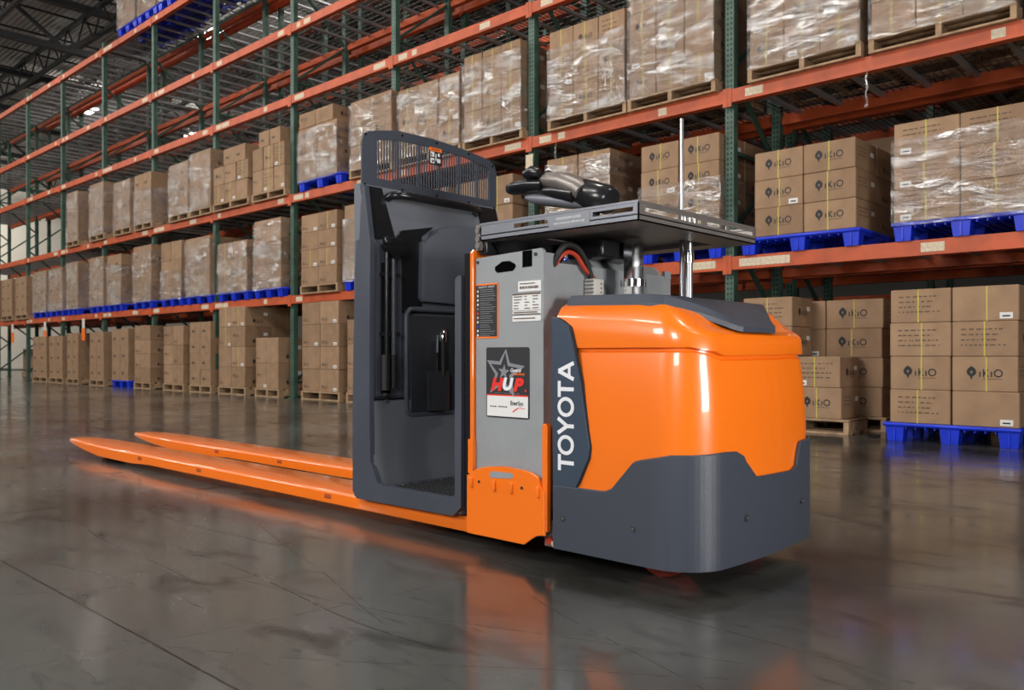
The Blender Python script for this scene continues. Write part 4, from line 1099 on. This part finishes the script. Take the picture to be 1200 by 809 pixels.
# wheels
mb = MB(); mb.tube([(-1.42, 2.20, .11), (-1.42, 2.29, .11)], [.11, .11], 'red_rubber', 32); mb.build('drive_wheel', T)
mb = MB(); mb.tube([(-1.42, 2.67, .08), (-1.42, 2.75, .08)], .08, 'red_rubber', 28); mb.build('caster_wheel', T)
mb = MB(); mb.box((-1.80, 2.09, .055), (-1.74, 2.85, .14), 'steel_dark'); mb.tube([(-1.775, 2.08, .075), (-1.775, 2.10, .075)], .014, 'red_rubber', 10); mb.tube([(-1.75, 2.075, .07), (-1.75, 2.1, .07)], .01, 'cream_tag', 8); mb.build('linkage', T)

# steel work tray
tx0, tx1, ty0, ty1, tz0, tz1 = -2.065, -1.40, 2.052, 2.795, 1.090, 1.150
mb = MB(); th = .004
def side_with_slots(axis, c, a0, a1, slots, m_):
    """upstand wall with real slots; axis 'y' = wall in the plane y=c running along x"""
    zlo, zhi = tz0 + .029, tz0 + .043
    def bx(a, b, z0, z1):
        if b - a < 1e-4: return
        if axis == 'y': mb.box((a, c, z0), (b, c + th, z1), m_)
        else: mb.box((c - th, a, z0), (c, b, z1), m_)
    bx(a0, a1, tz0, zlo); bx(a0, a1, zhi, tz1); cur = a0
    for s0, s1 in slots: bx(cur, s0, zlo, zhi); cur = s1
    bx(cur, a1, zlo, zhi)
side_with_slots('y', ty0, tx0, tx1, [(-1.905, -1.755), (-1.572, -1.42)], 'steel_light')
side_with_slots('x', tx1, ty0, ty1, [(2.085, 2.27), (2.29, 2.41), (2.45, 2.58), (2.60, 2.77)], 'steel_dark')
side_with_slots('y', ty1 - th, tx0, tx1, [(-1.95, -1.6)], 'steel_dark'); mb.box((tx0, ty0, tz0), (tx0 + th, ty1, tz1), 'steel_dark')
# rolled top rim, deck plate, and folded under-flange leaving the recessed brushed panel
for a, b in (((tx0, ty0 - .002, tz1 - .006), (tx1, ty0 + .010, tz1 + .001)), ((tx1 - .010, ty0, tz1 - .006), (tx1 + .002, ty1, tz1 + .001)), ((tx0, ty1 - .01, tz1 - .006), (tx1, ty1 + .002, tz1 + .001))): mb.box(a, b, 'steel_light' if a[1] < ty0 else 'steel_dark')
mb.box((tx0, ty0, tz0 + .016), (tx1, ty1, tz0 + .020), 'steel_dark')
mb.box((tx0, ty0, tz0), (tx1, ty0 + .12, tz0 + .004), 'steel_dark'); mb.box((tx0, ty1 - .10, tz0), (tx1, ty1, tz0 + .004), 'steel_dark')
mb.box((tx1 - .12, ty0 + .12, tz0), (tx1, ty1 - .10, tz0 + .004), 'steel_dark'); mb.box((tx0, ty0 + .12, tz0), (tx0 + .2, ty1 - .1, tz0 + .004), 'steel_dark')
for p in ((tx1 - .122, ty0 + .118, tx1 - .118, ty1 - .098),): mb.box((p[0], p[1], tz0), (p[2], p[3], tz0 + .018), 'steel_dark')
mb.box((tx0 + .2, ty0 + .118, tz0), (tx1 - .12, ty0 + .122, tz0 + .018), 'steel_dark'); mb.box((tx0 + .2, ty1 - .102, tz0), (tx1 - .12, ty1 - .098, tz0 + .018), 'steel_dark')
tray = mb.build('work_tray', T)
d = MB(); d.box((-1.747, ty0 - .0015, tz0 + .010), (-1.583, ty0 + .001, tz0 + .050), 'star_grey'); ft = ((-1.747, ty0 - .002, tz0 + .010), (1, 0, 0), (0, 0, 1))
put_text(d, 'MAXIMUM LOAD', ft, .03, .024, .008, 'white_ink', width=.10); put_text(d, 'READ MANUAL BEFORE USE', ft, .02, .010, .006, 'white_ink', width=.125)
d.build('tray_label', tray)
# hinge bracket at the tray's left end, and supports
mb = MB(); mb.bbox((-2.10, 2.075, 1.045), (-2.06, 2.16, 1.15), 'black_plastic', .006)
for z in (1.075, 1.10, 1.13): mb.tube([(-2.085, 2.055, z), (-2.085, 2.08, z)], .011, 'steel_dark', 12)
mb.bar((-2.085, 2.066, 1.06), (-2.085, 2.066, 1.15), .022, .012, 'steel_dark')
mb.prism([(2.10, 1.09), (2.40, 1.09), (2.36, 1.03), (2.15, 1.03)], 'x', -2.05, -1.95, 'black_plastic')
mb.build('tray_bracket', T)
mb = MB(); mb.bbox((-1.88, 2.30, 1.03), (-1.72, 2.55, 1.092), 'black_plastic', .01); mb.build('tray_support', T)
mb = MB(); mb.box((-1.70, 2.40, .86), (-1.665, 2.47, 1.095), 'chrome'); mb.tube([(-1.68, 2.43, .93), (-1.68, 2.43, .955)], .045, 'chrome', 24); mb.build('tray_column', T)
mb = MB(); mb.tube([(-1.60, 2.62, .86), (-1.60, 2.62, 1.548)], .0075, 'rod_steel', 12); mb.build('slim_rod', T)
mb = MB(); mb.tube([(-1.56, 2.60, .86), (-1.56, 2.60, 1.16)], .015, 'rod_steel', 16); mb.tube([(-1.56, 2.60, 1.02), (-1.56, 2.60, 1.06)], .019, 'chrome', 16)
mb.build('tray_post', T)
mb = MB()
for dx in (-.02, 0, .02): mb.tube([(-1.53 + dx, 2.56, 1.13), (-1.53 + dx, 2.56, 1.185)], .006, 'chrome', 10)
mb.build('clamp_bolts', T)

# control handle: tapering body, forked grip nose, round hub
mb = MB(); yc_ = 2.45
pth = [(-2.30, yc_, 1.352), (-2.285, yc_, 1.358), (-2.25, yc_, 1.362), (-2.18, yc_, 1.358), (-2.09, yc_, 1.345)]
mb.tube(pth, [.012, .022, .028, .032, .034], 'black_plastic', 18, sx=1.7)
HD = mb.build('control_handle', T)
mb = MB(); mb.tube([(-2.12, yc_, 1.356), (-2.08, yc_, 1.365), (-2.0, yc_, 1.345), (-1.93, yc_, 1.312), (-1.90, yc_, 1.292)], [.024, .033, .040, .042, .042], 'steel_dark', 20, sx=1.6); mb.build('handle_body', HD)
mb = MB(); mb.tube([(-2.20, yc_, 1.315), (-2.15, yc_, 1.302), (-2.05, yc_, 1.283), (-1.95, yc_, 1.262), (-1.90, yc_, 1.25)], [.010, .022, .024, .024, .018], 'steel_light', 14, sx=1.8); mb.build('handle_underside', HD)
mb = MB(); mb.tube([(-2.12, yc_, 1.33), (-2.03, yc_, 1.312), (-1.93, yc_, 1.285)], [.022, .036, .04], 'black_plastic', 14, sx=1.7); mb.build('handle_lower_shell', HD)
mb = MB(); mb.tube([(-1.935, yc_ - .0, 1.30), (-1.925, yc_, 1.297), (-1.84, yc_, 1.268), (-1.80, yc_, 1.254), (-1.79, yc_, 1.25)], [.048, .054, .055, .053, .045], 'black_plastic', 28); mb.build('handle_hub', HD)
mb = MB()
mb.tube([(-2.17, yc_ - .05, 1.395), (-2.13, yc_ - .05, 1.40), (-2.10, yc_ - .045, 1.39)], [.016, .024, .018], 'black_plastic', 14); mb.tube([(-2.17, yc_ + .05, 1.395), (-2.13, yc_ + .05, 1.40), (-2.10, yc_ + .045, 1.39)], [.016, .024, .018], 'black_plastic', 14)
mb.bar((-2.14, yc_ - .05, 1.39), (-2.14, yc_ + .05, 1.39), .05, .03, 'black_plastic'); mb.build('thumb_lever', HD)
mb = MB(); mb.tube([(-1.88, yc_, 1.25), (-1.88, yc_, 1.11)], [.03, .035], 'black_plastic', 16)
mb.tube([(-1.90, yc_ - .02, 1.235), (-1.99, yc_ - .02, 1.225), (-2.03, yc_ - .02, 1.19), (-2.035, yc_ - .02, 1.11)], .007, 'black_rubber', 8); mb.build('handle_stem', HD)

# ------------------------------------------------------------------ small things by the racks
for x, lab in ((-25.27, 'orange tag hanging under the first shelf, leftmost of the three'), (-22.73, 'orange tag hanging under the first shelf, middle of the three'), (-20.18, 'orange tag hanging under the first shelf, rightmost of the three')):
    mb = MB(); y = 7.19; mb.box((x - .10, y, 1.02), (x + .10, y + .01, 1.30), 'orange_ink'); o = mb.build('hanging_tag', origin=(x, y, 1.02)); tag(o, lab, 'tag', 'orange hanging tags')
    mb = MB(); mb.box((x - .08, y + .002, 1.30), (x + .08, y + .006, 1.52), 'film_roll'); mb.build('strap', o)
mb = MB(); mb.box((-6.50, 7.205, 2.86), (-6.39, 7.215, 3.03), 'cream_tag'); tag(mb.build('placard', origin=(-6.45, 7.205, 2.86)), 'small cream placard fixed to the green post below the second shelf', 'placard')
def strip(x, z0, z1, lab):
    mb = MB(); y = RA - .035; p = [(x + .006 * math.sin(k * 2.1), y + .004 * math.cos(k * 1.7), z1 - (z1 - z0) * k / 8) for k in range(9)]
    mb.tube(p, [.012, .006, .014, .010, .014, .007, .013, .010, .016], 'stretch_film', 6); tag(mb.build('film_strip', origin=(x, y, z1)), lab, 'film strip', 'loose film strips')
strip(-2.6, 2.80, 3.13, 'loose strip of clear film dangling under the second shelf, first bay from right')
strip(-6.05, 2.35, 3.20, 'long thin strip of clear film dangling beside the left load, second bay from right')
